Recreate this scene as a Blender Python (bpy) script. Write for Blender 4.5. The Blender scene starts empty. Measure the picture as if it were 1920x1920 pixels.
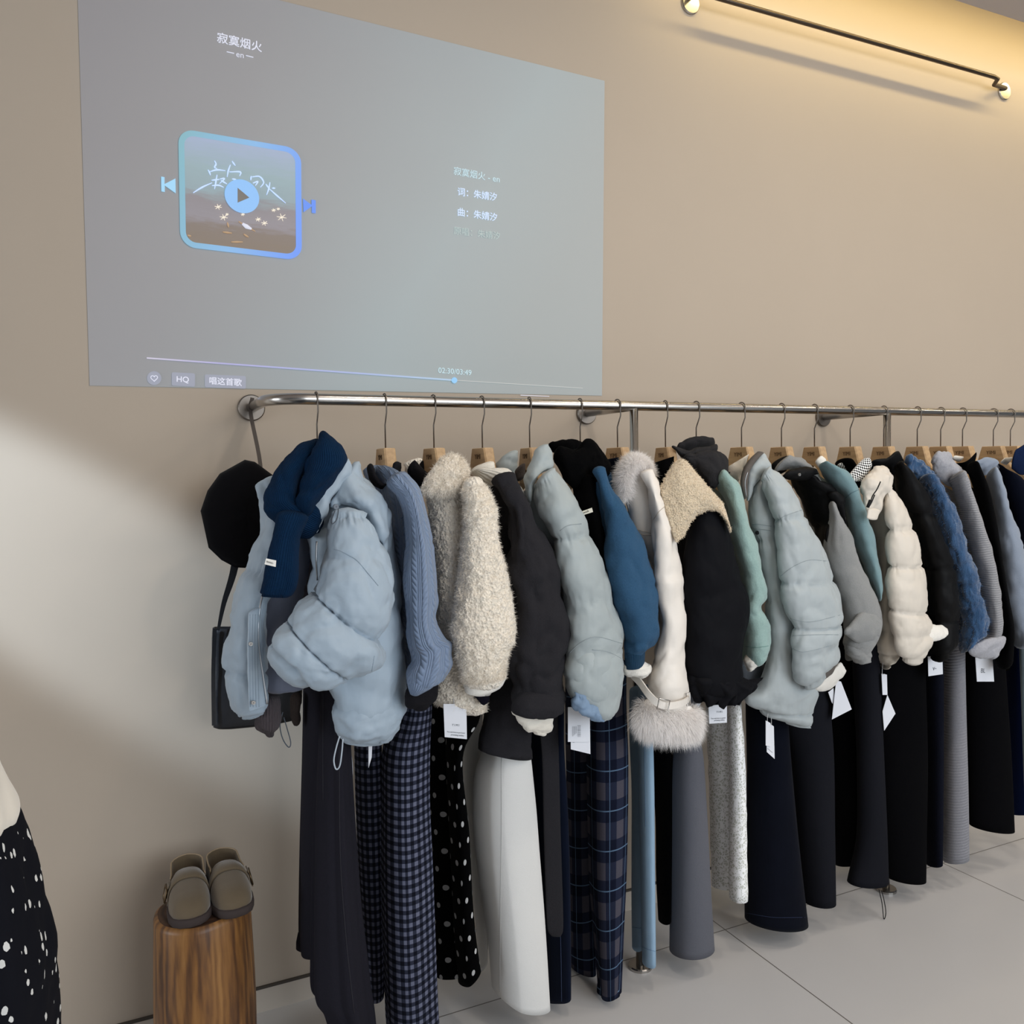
import bpy, bmesh, math, random
import numpy as np
from mathutils import Vector, Matrix, noise
random.seed(7); rng = np.random.default_rng(7)
PI = math.pi
sc = bpy.context.scene
COL = sc.collection

# ---------------------------------------------------------------- camera, world, lights, exposure
F_PX, YAW, PITCH, ROLL = 1578.007, 0.435759079, 0.0453419432, -0.0178883269
CAM = np.array([0.0, -2.4, 1.5])
def cam_axes():
    cy, sy = math.cos(YAW), math.sin(YAW)
    r = np.array([cy, -sy, 0]); f = np.array([sy, cy, 0.]); u = np.array([0, 0, 1.])
    cp, sp = math.cos(PITCH), math.sin(PITCH)
    f2 = f*cp - u*sp; u2 = u*cp + f*sp
    cr, sr = math.cos(ROLL), math.sin(ROLL)
    return r*cr + u2*sr, u2*cr - r*sr, f2
AX_R, AX_U, AX_F = cam_axes()
cam_d = bpy.data.cameras.new('camera'); cam = bpy.data.objects.new('camera', cam_d); COL.objects.link(cam)
m = Matrix.Identity(4)
for i in range(3):
    m[i][0], m[i][1], m[i][2], m[i][3] = AX_R[i], AX_U[i], -AX_F[i], CAM[i]
cam.matrix_world = m
cam_d.sensor_fit = 'HORIZONTAL'; cam_d.sensor_width = 36.0; cam_d.lens = 36.0*F_PX/1920.0
cam_d.clip_start = 0.02
sc.camera = cam

EXPO = 0.0
sc.view_settings.view_transform = 'Standard'; sc.view_settings.look = 'None'
sc.view_settings.gamma = 1.0; sc.view_settings.use_curve_mapping = False
sc.view_settings.exposure = EXPO

w = bpy.data.worlds.new('shop_daylight'); sc.world = w; w.use_nodes = True
bg = w.node_tree.nodes['Background']
bg.inputs[0].default_value = (0.80, 0.90, 1.0, 1); bg.inputs[1].default_value = 0.17

def aim(o, target):
    d = Vector(target) - o.location
    o.rotation_euler = d.to_track_quat('-Z', 'Y').to_euler()
def area(name, loc, target, sx, sy, power, col, disk=False):
    l = bpy.data.lights.new(name, 'AREA'); l.energy = power; l.color = col
    l.shape = 'DISK' if disk else 'RECTANGLE'; l.size = sx
    if not disk: l.size_y = sy
    o = bpy.data.objects.new(name, l); COL.objects.link(o); o.location = loc; aim(o, target); return o
# daylight from the left, and ceiling downlights of the shop
area('added_front_key', (2.6, -5.2, 1.9), (1.7, -0.3, 0.8), 4.2, 2.4, 150, (0.86, 0.93, 1.0))  # unseen soft key added in front to light the clothes
area('side_daylight', (-4.9, -1.45, 1.5), (1.0, -0.45, 0.9), 1.4, 1.8, 82, (0.84, 0.92, 1.0))
for i, x in enumerate((1.0, 2.3, 3.6, 4.9)):
    area('downlight', (x, -1.45, 3.10), (x, -1.1, 0), 0.16, 0.16, 8, (1.0, 0.89, 0.75), True)
area('added_ceiling_fill', (2.4, -3.2, 3.1), (2.2, -0.6, 0.6), 3.0, 1.2, 42, (1.0, 0.93, 0.85))  # unseen soft fill added overhead for the general ambient
# narrow spot standing in for the daylight band that glances along the wall
sp = bpy.data.lights.new('glancing_daylight', 'SPOT'); sp.energy = 820; sp.color = (0.66, 0.82, 1.0)
sp.spot_size = math.radians(12.5); sp.spot_blend = 0.6; sp.shadow_soft_size = 0.05
spo = bpy.data.objects.new('glancing_daylight', sp); COL.objects.link(spo); spo.location = (-2.2, -0.80, 2.93)
aim(spo, (-0.10, 0.0, 1.26))

# ---------------------------------------------------------------- helpers
def ray(px, py):
    return AX_R*(px-960) - AX_U*(py-960) + AX_F*F_PX
def P(px, py, Y):
    d = ray(px, py); return CAM + d*((Y-CAM[1])/d[1])
def PZ(px, py, z):
    d = ray(px, py); return CAM + d*((z-CAM[2])/d[2])
def lin(c):
    if isinstance(c, str):
        c = [int(c[i:i+2], 16)/255 for i in (1, 3, 5)]
    return tuple(x/12.92 if x <= .04045 else ((x+.055)/1.055)**2.4 for x in c)

def alb(c):
    c = lin(c); l = lum(c)+1e-5; k = 1.12*l**.22; return tuple(min(.93, x*k) for x in c)
def lum(c): return .3*c[0]+.6*c[1]+.1*c[2]
class NT:
    def __init__(s, name, rough=.85, metal=0.0, sheen=0.0, spec=.3):
        s.m = bpy.data.materials.new(name); s.m.use_nodes = True; s.t = s.m.node_tree
        s.b = s.t.nodes['Principled BSDF']
        s.b.inputs['Roughness'].default_value = rough; s.b.inputs['Metallic'].default_value = metal
        s.b.inputs['Specular IOR Level'].default_value = spec
        if sheen:
            s.b.inputs['Sheen Weight'].default_value = sheen; s.b.inputs['Sheen Roughness'].default_value = .5
        s._uv = s._ob = None
    def n(s, t, **k):
        x = s.t.nodes.new(t)
        for a, v in k.items(): setattr(x, a, v)
        return x
    def l(s, a, b): s.t.links.new(a, b)
    def put(s, sock, v):
        if hasattr(v, 'is_output'): s.l(v, sock)
        elif isinstance(v, (tuple, list)): sock.default_value = (*v, 1) if len(v) == 3 and len(sock.default_value) == 4 else v
        else: sock.default_value = v
    def math(s, op, a, b=None, c=None):
        x = s.n('ShaderNodeMath', operation=op)
        for i, v in enumerate((a, b, c)):
            if v is not None: s.put(x.inputs[i], v)
        return x.outputs[0]
    def obj(s):
        if s._ob is None: s._ob = s.n('ShaderNodeTexCoord').outputs['Object']
        return s._ob
    def uv(s):
        if s._uv is None:
            t = s.n('ShaderNodeTexCoord'); x = s.n('ShaderNodeSeparateXYZ'); s.l(t.outputs['UV'], x.inputs[0])
            s._uv = (x.outputs[0], x.outputs[1], t.outputs['UV'])
        return s._uv
    def scaled(s, sc_):
        x = s.n('ShaderNodeMapping'); s.l(s.obj(), x.inputs['Vector']); x.inputs['Scale'].default_value = sc_; return x.outputs[0]
    def scaled_uv(s, sc_):
        x = s.n('ShaderNodeMapping'); s.l(s.uv()[2], x.inputs['Vector']); x.inputs['Scale'].default_value = sc_; return x.outputs[0]
    def noise(s, scale, vec=None, detail=3.0, rough=.5):
        x = s.n('ShaderNodeTexNoise'); x.inputs['Scale'].default_value = scale; x.inputs['Detail'].default_value = detail
        x.inputs['Roughness'].default_value = rough
        s.l(vec if vec is not None else s.obj(), x.inputs['Vector']); return x.outputs['Fac']
    def voro(s, scale, vec=None, feature='F1', out='Distance'):
        x = s.n('ShaderNodeTexVoronoi', feature=feature); x.inputs['Scale'].default_value = scale
        s.l(vec if vec is not None else s.obj(), x.inputs['Vector']); return x.outputs[out]
    def mix(s, f, a, b):
        x = s.n('ShaderNodeMix', data_type='RGBA'); s.put(x.inputs[0], f); s.put(x.inputs[6], a); s.put(x.inputs[7], b); return x.outputs[2]
    def ramp(s, f, stops):
        x = s.n('ShaderNodeValToRGB'); s.l(f, x.inputs[0]); e = x.color_ramp.elements
        while len(e) < len(stops): e.new(.5)
        for q, (p, c) in zip(e, stops): q.position = p; q.color = (*c, 1)
        return x.outputs[0]
    def color(s, c): s.put(s.b.inputs['Base Color'], c)
    def bump(s, h, strength=.3, dist=.002):
        x = s.n('ShaderNodeBump'); x.inputs['Strength'].default_value = strength; x.inputs['Distance'].default_value = dist
        s.put(x.inputs['Height'], h)
        if s.b.inputs['Normal'].is_linked: s.l(s.b.inputs['Normal'].links[0].from_socket, x.inputs['Normal'])
        s.l(x.outputs[0], s.b.inputs['Normal'])
    def stripe(s, x, period, duty=.5, off=0.0):
        f = s.math('FRACT', s.math('MULTIPLY_ADD', x, 1/period, off))
        return s.math('LESS_THAN', f, duty)
MATS = {}
def cached(fn):
    def g(name, *a, **k):
        if name not in MATS: MATS[name] = fn(name, *a, **k)
        return MATS[name]
    return g
@cached
def plain(name, c, rough=.8, metal=0., sheen=0., spec=.3):
    t = NT(name, rough, metal, sheen, spec); t.color(lin(c)); return t.m
@cached
def nylon(name, c, rough=.52):
    c = alb(c); t = NT(name, rough, 0, .15*min(1, lum(c)*3), .12+.25*min(1, lum(c)*3))
    t.color(t.mix(t.noise(14), tuple(x*.93 for x in c), tuple(min(1, x*1.05) for x in c)))
    t.bump(t.noise(20, t.scaled((1, 1, .7)), 2, .5), .5, .014); t.bump(t.noise(48, None, 2), .18, .004); return t.m
@cached
def wool(name, c, mott=.35, sc_=260, bump=.5, sheen=.25, stretch=(1, 1, 1)):
    c = alb(c); t = NT(name, .95, 0, sheen*min(1, lum(c)*3), .06); v = t.scaled(stretch)
    t.color(t.mix(t.math('SMOOTH_MIN', t.noise(sc_, v, 4, .7), 1.0, .0), tuple(x*(1-mott) for x in c), tuple(min(1, x*(1+mott)) for x in c)))
    t.bump(t.noise(sc_*1.2, v, 3), bump, .002); t.bump(t.noise(12, None, 3), .25, .01); return t.m
@cached
def ribbed(name, c, period=.006, strength=.9, horiz=False, mott=.2):
    c = alb(c); t = NT(name, .93, 0, .25*min(1, lum(c)*3), .06); u, v, _ = t.uv()
    x = v if horiz else u
    h = t.math('SINE', t.math('MULTIPLY', x, 2*PI/period))
    t.color(t.mix(t.noise(220, None, 4, .7), tuple(a*(1-mott) for a in c), tuple(min(1, a*(1+mott)) for a in c)))
    t.bump(h, strength, .0012); t.bump(t.noise(300), .4, .001); return t.m
@cached
def cable(name, c, period=.030):
    c = alb(c); t = NT(name, .93, 0, .2, .06); u, v, _ = t.uv()
    fu = t.math('FRACT', t.math('MULTIPLY', u, 1/period)); sg = t.math('SUBTRACT', fu, .5)
    d = t.math('ABSOLUTE', sg); inside = t.math('LESS_THAN', d, .27)
    alt = t.math('SUBTRACT', t.math('MULTIPLY', t.math('MODULO', t.math('FLOOR', t.math('MULTIPLY', u, 1/period)), 2.0), 2.0), 1.0)
    br = t.math('ABSOLUTE', t.math('SINE', t.math('ADD', t.math('MULTIPLY', v, PI/.015), t.math('MULTIPLY', t.math('MULTIPLY', sg, alt), 5.0))))
    dome = t.math('SQRT', t.math('MAXIMUM', t.math('SUBTRACT', 1.0, t.math('POWER', t.math('MULTIPLY', d, 3.7), 2.0)), 0.0))
    braid = t.math('MULTIPLY', t.math('MULTIPLY', inside, dome), t.math('ADD', t.math('MULTIPLY', br, .8), .35))
    rib = t.math('MULTIPLY', t.math('SUBTRACT', 1.0, inside), t.math('MULTIPLY', t.math('ABSOLUTE', t.math('SINE', t.math('MULTIPLY', u, 6*PI/period))), .45))
    t.color(t.mix(t.noise(240, None, 4, .7), tuple(a*.88 for a in c), tuple(min(1, a*1.1) for a in c)))
    t.bump(t.math('ADD', braid, rib), .9, .004); t.bump(t.noise(350), .3, .001); return t.m
@cached
def denim(name, c, c2):
    t = NT(name, .9, 0, .03, .06)
    f = t.noise(240, t.scaled((1, 1, .06)), 4, .7)
    t.color(t.mix(t.math('MULTIPLY_ADD', t.noise(9), .5, t.math('MULTIPLY', f, .6)), alb(c), alb(c2)))
    t.bump(f, .35, .001); t.bump(t.noise(18, None, 3), .3, .006); return t.m
@cached
def gingham(name, a, b, c, period=.021):
    t = NT(name, .95, 0, 0, .06); u, v, _ = t.uv()
    s1 = t.stripe(u, period); s2 = t.stripe(v, period)
    k = t.math('MULTIPLY', t.math('ADD', s1, s2), .5)
    cr = t.ramp(k, [(0, alb(a)), (.5, alb(b)), (1, alb(c))])
    t.color(t.mix(t.math('MULTIPLY', t.noise(420, None, 3), .35), cr, alb(b))); t.bump(t.noise(400), .4, .001); return t.m
@cached
def plaid(name, base, mid, light, line):
    t = NT(name, .95, 0, 0, .06); u, v, _ = t.uv()
    W = .062; Hh = .112
    bu = t.stripe(u, W, .42, .1); bv = t.stripe(v, Hh, .44)
    k = t.math('MULTIPLY', t.math('ADD', bu, bv), .5)
    c = t.ramp(k, [(0, alb(base)), (.5, alb(mid)), (1, alb(light))])
    lu = t.stripe(u, W, .03, .36); lv = t.stripe(v, Hh, .03, .30)
    c = t.mix(t.math('MULTIPLY', t.math('MAXIMUM', lu, lv), .8), c, alb(line))
    t.color(t.mix(t.math('MULTIPLY', t.noise(420, None, 3), .3), c, alb(mid))); t.bump(t.noise(400), .4, .001); return t.m
@cached
def dotted(name, base, dot, period=.050, r=.15):
    t = NT(name, .9, 0, 0, .05); u, v, _ = t.uv()
    pv = period*1.0
    row = t.math('FLOOR', t.math('MULTIPLY', v, 1/pv))
    off = t.math('MULTIPLY', t.math('MODULO', row, 2.0), .5)
    fu = t.math('SUBTRACT', t.math('FRACT', t.math('MULTIPLY_ADD', u, 1/period, off)), .5)
    fv = t.math('SUBTRACT', t.math('FRACT', t.math('MULTIPLY', v, 1/pv)), .5)
    d = t.math('SQRT', t.math('ADD', t.math('MULTIPLY', fu, fu), t.math('MULTIPLY', fv, fv)))
    t.color(t.mix(t.math('LESS_THAN', d, r), alb(base), alb(dot))); return t.m
@cached
def lace(name, a, b):
    t = NT(name, .85, 0, .2, .2); vec = t.scaled_uv((1, 1, 1))
    n = t.n('ShaderNodeTexNoise'); n.inputs['Scale'].default_value = 40; t.l(vec, n.inputs['Vector'])
    mx = t.n('ShaderNodeMix', data_type='VECTOR'); mx.inputs[0].default_value = .02; t.l(vec, mx.inputs[4]); t.l(n.outputs['Color'], mx.inputs[5])
    e = t.voro(105, mx.outputs[1], 'DISTANCE_TO_EDGE'); e2 = t.voro(52, mx.outputs[1], 'F1')
    k = t.math('MAXIMUM', t.math('LESS_THAN', e, .13), t.math('LESS_THAN', e2, .36))
    t.color(t.mix(k, alb(a), alb(b))); t.bump(k, .8, .002); return t.m
@cached
def check(name, a, b, period=.010):
    t = NT(name, .9, 0, .1, .2); u, v, _ = t.uv()
    s1 = t.stripe(u, period); s2 = t.stripe(v, period)
    x = t.math('ABSOLUTE', t.math('SUBTRACT', s1, s2)); t.color(t.mix(x, alb(a), alb(b))); return t.m
@cached
def floral(name, base, fl):
    t = NT(name, .8, 0, 0, .1); vec = t.scaled_uv((1, .8, 1))
    v = t.voro(58, vec); n = t.noise(140, vec, 4)
    k = t.math('LESS_THAN', t.math('ADD', v, t.math('MULTIPLY', n, .34)), .39)
    t.color(t.mix(k, lin(base), lin(fl))); return t.m
@cached
def shaggy(name, c, sc_=150):
    t = NT(name, .95, 0, .35, .05); c = alb(c); n = t.noise(sc_*.35, None, 4, .6)
    t.color(t.mix(n, tuple(x*.86 for x in c), tuple(min(1, x*1.06) for x in c)))
    t.bump(t.voro(sc_), .9, .006); t.bump(t.noise(sc_*2, None, 4), .5, .003); return t.m
@cached
def steel(name, c, rough):
    t = NT(name, rough, 1.0); t.color(lin(c)); t.bump(t.noise(60, t.scaled((.2, 8, 8)), 3), .04, .001); return t.m
@cached
def wood(name, a, b, scale=(18, 90, 3), bump=.2, rough=.55, contrast=(.35, .65)):
    t = NT(name, rough, 0, 0, .35)
    n = t.noise(1.0, t.scaled(scale), 5, .6); n2 = t.noise(6, None, 2)
    k = t.math('ADD', t.math('MULTIPLY', n, .75), t.math('MULTIPLY', n2, .25))
    t.color(t.ramp(k, [(contrast[0], lin(a)), (contrast[1], lin(b))])); t.bump(n, bump, .002); return t.m
@cached
def glow(name, c, k=1.0, base=None):
    t = NT(name, 1.0, 0, 0, 0.0); t.color(lin(base) if base else (0, 0, 0)); t.b.inputs['Emission Color'].default_value = (*lin(c), 1)
    t.b.inputs['Emission Strength'].default_value = k; return t.m

# ---- objects
def tag(o, label=None, cat=None, group=None, kind=None):
    if label: o['label'] = label
    if cat: o['category'] = cat
    if group: o['group'] = group
    if kind: o['kind'] = kind
    return o
def thing(name, loc, label, cat, group=None):
    o = bpy.data.objects.new(name, None); COL.objects.link(o); o.location = loc; o.empty_display_size = .05
    return tag(o, label, cat, group)
def wloc(o):
    v = Vector((0, 0, 0))
    while o is not None: v = v + o.location; o = o.parent
    return v
def link(name, me, mat, parent=None, smooth=True):
    o = bpy.data.objects.new(name, me); COL.objects.link(o)
    if mat: me.materials.append(mat)
    if smooth:
        for p in me.polygons: p.use_smooth = True
    if parent is not None:
        v = wloc(parent); me.transform(Matrix.Translation(-v)); o.parent = parent
    return o
def mesh(name, vs, fs, mat, parent=None, smooth=True, uvs=None, fix=True):
    me = bpy.data.meshes.new(name); me.from_pydata([tuple(map(float, v)) for v in vs], [], fs)
    if uvs is not None:
        ul = me.uv_layers.new(name='UVMap'); i = 0
        for k, f in enumerate(fs):
            for j in range(len(f)): ul.data[i].uv = uvs[k][j]; i += 1
    if fix:
        bm = bmesh.new(); bm.from_mesh(me); bmesh.ops.recalc_face_normals(bm, faces=bm.faces); bm.to_mesh(me); bm.free()
    me.update()
    return link(name, me, mat, parent, smooth)
def box(name, lo, hi, mat, parent=None, bev=0.0):
    bm = bmesh.new(); bmesh.ops.create_cube(bm, size=1)
    lo = Vector(lo); hi = Vector(hi)
    for v in bm.verts: v.co = Vector([(lo[i]+hi[i])/2 + v.co[i]*(hi[i]-lo[i]) for i in range(3)])
    if bev: bmesh.ops.bevel(bm, geom=bm.edges[:], offset=bev, segments=2, affect='EDGES')
    me = bpy.data.meshes.new(name); bm.to_mesh(me); bm.free(); return link(name, me, mat, parent, False)
def spline(pts, sub, closed=False):
    pts = [np.array(p, float) for p in pts]; n = len(pts)
    if n < 3 and not closed:
        return [pts[0] + (pts[1]-pts[0])*i/sub for i in range(sub+1)] if n == 2 else pts
    out = []
    for i in range(n if closed else n-1):
        if closed: p0, p1, p2, p3 = pts[i-1], pts[i], pts[(i+1) % n], pts[(i+2) % n]
        else:
            p1, p2 = pts[i], pts[i+1]; p0 = pts[i-1] if i else 2*p1-p2; p3 = pts[i+2] if i+2 < n else 2*p2-p1
        for k in range(sub):
            t = k/sub
            out.append(.5*((2*p1)+(-p0+p2)*t+(2*p0-5*p1+4*p2-p3)*t*t+(-p0+3*p1-3*p2+p3)*t**3))
    if not closed: out.append(pts[-1])
    return out
def tube(name, pts, r, mat, parent=None, n=10, closed=False, sub=0):
    if sub: pts = spline(pts, sub, closed)
    pts = [Vector(p) for p in pts]; N = len(pts); vs = []; fs = []
    rr = r if hasattr(r, '__len__') else [r]*N
    if len(rr) != N: rr = np.interp(np.linspace(0, 1, N), np.linspace(0, 1, len(rr)), rr)
    T = []
    for i in range(N):
        a = pts[i-1] if (i or closed) else pts[0]; b = pts[(i+1) % N] if (i < N-1 or closed) else pts[-1]
        T.append((b-a).normalized())
    nv = T[0].orthogonal().normalized()
    for i in range(N):
        nv = (nv - T[i]*nv.dot(T[i])).normalized(); bv = T[i].cross(nv)
        for j in range(n):
            a = 2*PI*j/n; vs.append(pts[i] + (nv*math.cos(a) + bv*math.sin(a))*float(rr[i]))
    for i in range(N if closed else N-1):
        for j in range(n):
            i2 = (i+1) % N; fs.append((i*n+j, i*n+(j+1) % n, i2*n+(j+1) % n, i2*n+j))
    if not closed: fs += [tuple(range(n-1, -1, -1)), tuple((N-1)*n+j for j in range(n))]
    return mesh(name, vs, fs, mat, parent)
def ribbon(name, pts, wid, thick, mat, parent=None, wdir=(1, 0, 0), sub=6):
    pts = spline(pts, sub); ws = np.interp(np.linspace(0, 1, len(pts)), np.linspace(0, 1, len(wid)), wid) if hasattr(wid, '__len__') else [wid]*len(pts)
    wd = np.array(wdir, float); wd /= np.linalg.norm(wd); vs = []; fs = []
    for i, p in enumerate(pts):
        a = pts[max(i-1, 0)]; b = pts[min(i+1, len(pts)-1)]; t = (b-a)/np.linalg.norm(b-a)
        s = wd - t*wd.dot(t); s /= np.linalg.norm(s); nn = np.cross(t, s)
        for q, e in ((1, 1), (-1, 1), (-1, -1), (1, -1)): vs.append(p + s*ws[i]/2*q + nn*thick/2*e)
    for i in range(len(pts)-1):
        for j in range(4): fs.append((i*4+j, i*4+(j+1) % 4, i*4+4+(j+1) % 4, i*4+4+j))
    n = len(pts)*4; fs += [(0, 1, 2, 3), (n-4, n-3, n-2, n-1)]
    return mesh(name, vs, fs, mat, parent, False)
def hdir(p):
    v = np.array(p)-CAM; v[2] = 0; return v/np.linalg.norm(v)
GRID = {}
def L(name, root, mat, rows, Y=(-.42, -.54), t=.05, caps='rr', seams=None, amp=.012, fold=None, wr=None, ex=2.0, n=40, sub=8, rim=.035, key=None, gather=0.0):
    """A soft cloth volume through cross-sections: each row runs from the left to the right side of the cloth; t is its half depth."""
    R = []
    for r in rows.split(';'):
        v = [float(x) for x in r.split(',')]
        R.append(np.concatenate([P(v[0], v[1], Y[0]), P(v[2], v[3], Y[1]), [v[4] if len(v) > 4 else t]]))
    nr = len(R); Rs = spline(R, sub); N = len(Rs); base = 0
    c0 = []; u0 = []; t0 = []
    for q in Rs:
        c0.append((q[:3]+q[3:6])/2); u0.append((q[3:6]-q[:3])/2); t0.append(max(q[6], .002))
    S = [i/sub for i in range(N)]
    # rounded or open ends
    def cap_rings(i, d, kind):
        out = []
        ax = c0[i]-c0[i-d if 0 <= i-d < N else i]; ln = np.linalg.norm(ax); ax = ax/(ln+1e-9)
        if kind == 'r':
            for a in (25, 48, 68, 84): out.append((c0[i]+ax*t0[i]*.55*math.sin(math.radians(a)), u0[i]*math.cos(math.radians(a)), t0[i]*math.cos(math.radians(a)), S[i]))
        elif kind == 'f':
            out.append((c0[i], u0[i]*.02, t0[i]*.02, S[i]))
        else:
            out.append((c0[i]+ax*.001, u0[i]*.965, t0[i]*.9, S[i])); out.append((c0[i]-ax*rim*.5, u0[i]*.93, t0[i]*.82, S[i])); out.append((c0[i]-ax*rim, u0[i]*.86, t0[i]*.7, S[i])); out.append((c0[i]-ax*rim, u0[i]*.02, t0[i]*.02, S[i]))
        return out
    top = cap_rings(0, -1, caps[0])[::-1]; bot = cap_rings(N-1, 1, caps[1])
    rings = top + list(zip(c0, u0, t0, S)) + bot; M = len(rings); nt = len(top)
    ph = np.array([-PI/2 + 2*PI*j/n for j in range(n)])
    cp = np.sign(np.cos(ph))*np.abs(np.cos(ph))**(2/ex); spn = np.sign(np.sin(ph))*np.abs(np.sin(ph))**(2/ex)
    G = np.zeros((M, n, 3))
    for i, (c, u, tt, s) in enumerate(rings):
        v = -hdir(c)*tt
        G[i] = c + np.outer(cp, u) + np.outer(spn, v)
    dj = np.roll(G, -1, 1)-np.roll(G, 1, 1); di = np.gradient(G, axis=0); nm = np.cross(dj, di); nm /= np.linalg.norm(nm, axis=2, keepdims=True)+1e-12
    cen = G.mean(1, keepdims=True); flip = np.sign((nm*(G-cen)).sum(2).sum()); nm *= flip if flip else 1
    off = np.zeros((M, n))
    for i, (c, u, tt, s) in enumerate(rings):
        inside = nt <= i < nt+N
        if seams and inside:
            for a, b in zip(seams[:-1], seams[1:]):
                if a <= s <= b:
                    x = (s-a)/(b-a); off[i] += amp*(abs(math.sin(PI*x))**.5 - .55)
                    if gather:
                        e = min(x, 1-x); off[i] += gather*math.exp(-(e/.10)**2)*np.array([noise.noise(Vector((math.cos(p)*6, math.sin(p)*6, round(s*2)*3.1+len(name)))) for p in ph])
        if fold:
            k, A, p0 = fold; sf = min(1, s/(nr-1)) if nr > 1 else 1
            off[i] += A*(.35+.65*sf)*(np.cos(k*ph+p0) + .4*np.cos((k*2-1)*ph+p0*2.3))
        if wr:
            A, scl = wr[0], wr[1]; st = wr[2] if len(wr) > 2 else 1.0
            for j in range(n):
                p = G[i, j]; q = Vector((p[0]*scl, p[1]*scl, p[2]*scl*st))
                w1 = noise.noise(q*1.1+Vector((7, 3, 1))); off[i, j] += A*(.65*noise.fractal(q, 1.0, 2.1, 4) - .35*max(0, 1-abs(w1)*3.0)**2 + .08)
        if not inside and caps[0 if i < nt else 1] != 'r': off[i] = off[nt if i < nt else nt+N-1]
        elif not inside: off[i] *= .5
    G = G + nm*off[:, :, None]
    circ = 2*PI*np.mean([math.sqrt((np.linalg.norm(u)**2+tt*tt)/2) for u, tt in zip(u0, t0)])
    vl = [0.0]
    for i in range(1, M): vl.append(vl[-1] + np.linalg.norm(rings[i][0]-rings[i-1][0]))
    fs = []; uvs = []
    for i in range(M-1):
        for j in range(n):
            j2 = (j+1) % n; fs.append((i*n+j, i*n+j2, (i+1)*n+j2, (i+1)*n+j))
            a, b = j/n*circ, (j+1)/n*circ; uvs.append(((a, vl[i]), (b, vl[i]), (b, vl[i+1]), (a, vl[i+1])))
    fs.append(tuple(range(n))); uvs.append([(0, 0)]*n); fs.append(tuple((M-1)*n+j for j in range(n))); uvs.append([(0, 0)]*n)
    GRID[(root.name, name, len(GRID))] = (G, nm)
    if key: GRID[key] = (G[nt:nt+N].copy(), nm[nt:nt+N].copy())
    return mesh(name, G.reshape(-1, 3), fs, mat, root, True, uvs)
def fur_mat(name, c):
    t = NT(name, .6, 0, .4, .1); t.color(c); tr = t.n('ShaderNodeBsdfTranslucent'); tr.inputs['Color'].default_value = (*c, 1)
    mx = t.n('ShaderNodeMixShader'); mx.inputs[0].default_value = .35; t.l(t.b.outputs[0], mx.inputs[1]); t.l(tr.outputs[0], mx.inputs[2])
    out = [n for n in t.t.nodes if n.type == 'OUTPUT_MATERIAL'][0]; t.l(mx.outputs[0], out.inputs['Surface']); return t.m
def garment(name, label, cat, at, group=None):
    return thing(name, P(at[0], at[1], at[2] if len(at) > 2 else -.45), label, cat, group)
def fur(name, root, mat, key, N, ln, drop=.5, wid=.0007, curl=.3, jitter=.5):
    G, nm = GRID[key]; a, b, _ = G.shape; vs = []; fs = []
    for k in range(N):
        i = rng.random()*(a-1.001); j = rng.random()*b; i0 = int(i); j0 = int(j) % b; fi = i-i0; fj = j-int(j); j1 = (j0+1) % b
        p = (G[i0, j0]*(1-fi)+G[i0+1, j0]*fi)*(1-fj)+(G[i0, j1]*(1-fi)+G[i0+1, j1]*fi)*fj
        nn = nm[i0, j0]; d = nn*.7 + rng.normal(size=3)*jitter*.6 + np.array([0, 0, -.55])*drop; d /= np.linalg.norm(d)
        l = ln*(.6+.6*rng.random()); s = np.cross(d, nn + rng.normal(size=3)*.15); s /= np.linalg.norm(s)+1e-9
        g = np.array([0, 0, -1.])*drop; q1 = p + (d+g*.3)*l*.5; q2 = q1 + (d*.7+g+rng.normal(size=3)*curl*.5)*l*.5
        o = len(vs); vs += [p-s*wid, p+s*wid, q1+s*wid*.7, q1-s*wid*.7, q2]; fs += [(o, o+1, o+2, o+3), (o+3, o+2, o+4)]
    return mesh(name, vs, fs, mat, root, True, fix=False)
def card(name, pts, Y, mat, parent=None, th=.0012, label=None):
    """A stiff flat card with four given corners (top-left, top-right, bottom-right, bottom-left)."""
    if not hasattr(Y, '__len__'): Y = [Y]*4
    q = [P(x, y, yy) for (x, y), yy in zip(pts, Y)]; nn = np.cross(q[1]-q[0], q[3]-q[0]); nn /= np.linalg.norm(nn)
    if nn.dot(CAM-q[0]) < 0: nn = -nn
    vs = [p-nn*th for p in q] + q
    o = mesh(name, vs, [(0, 1, 2, 3), (4, 5, 6, 7), (0, 1, 5, 4), (1, 2, 6, 5), (2, 3, 7, 6), (3, 0, 4, 7)], mat, parent, False)
    return o, q, nn
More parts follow.
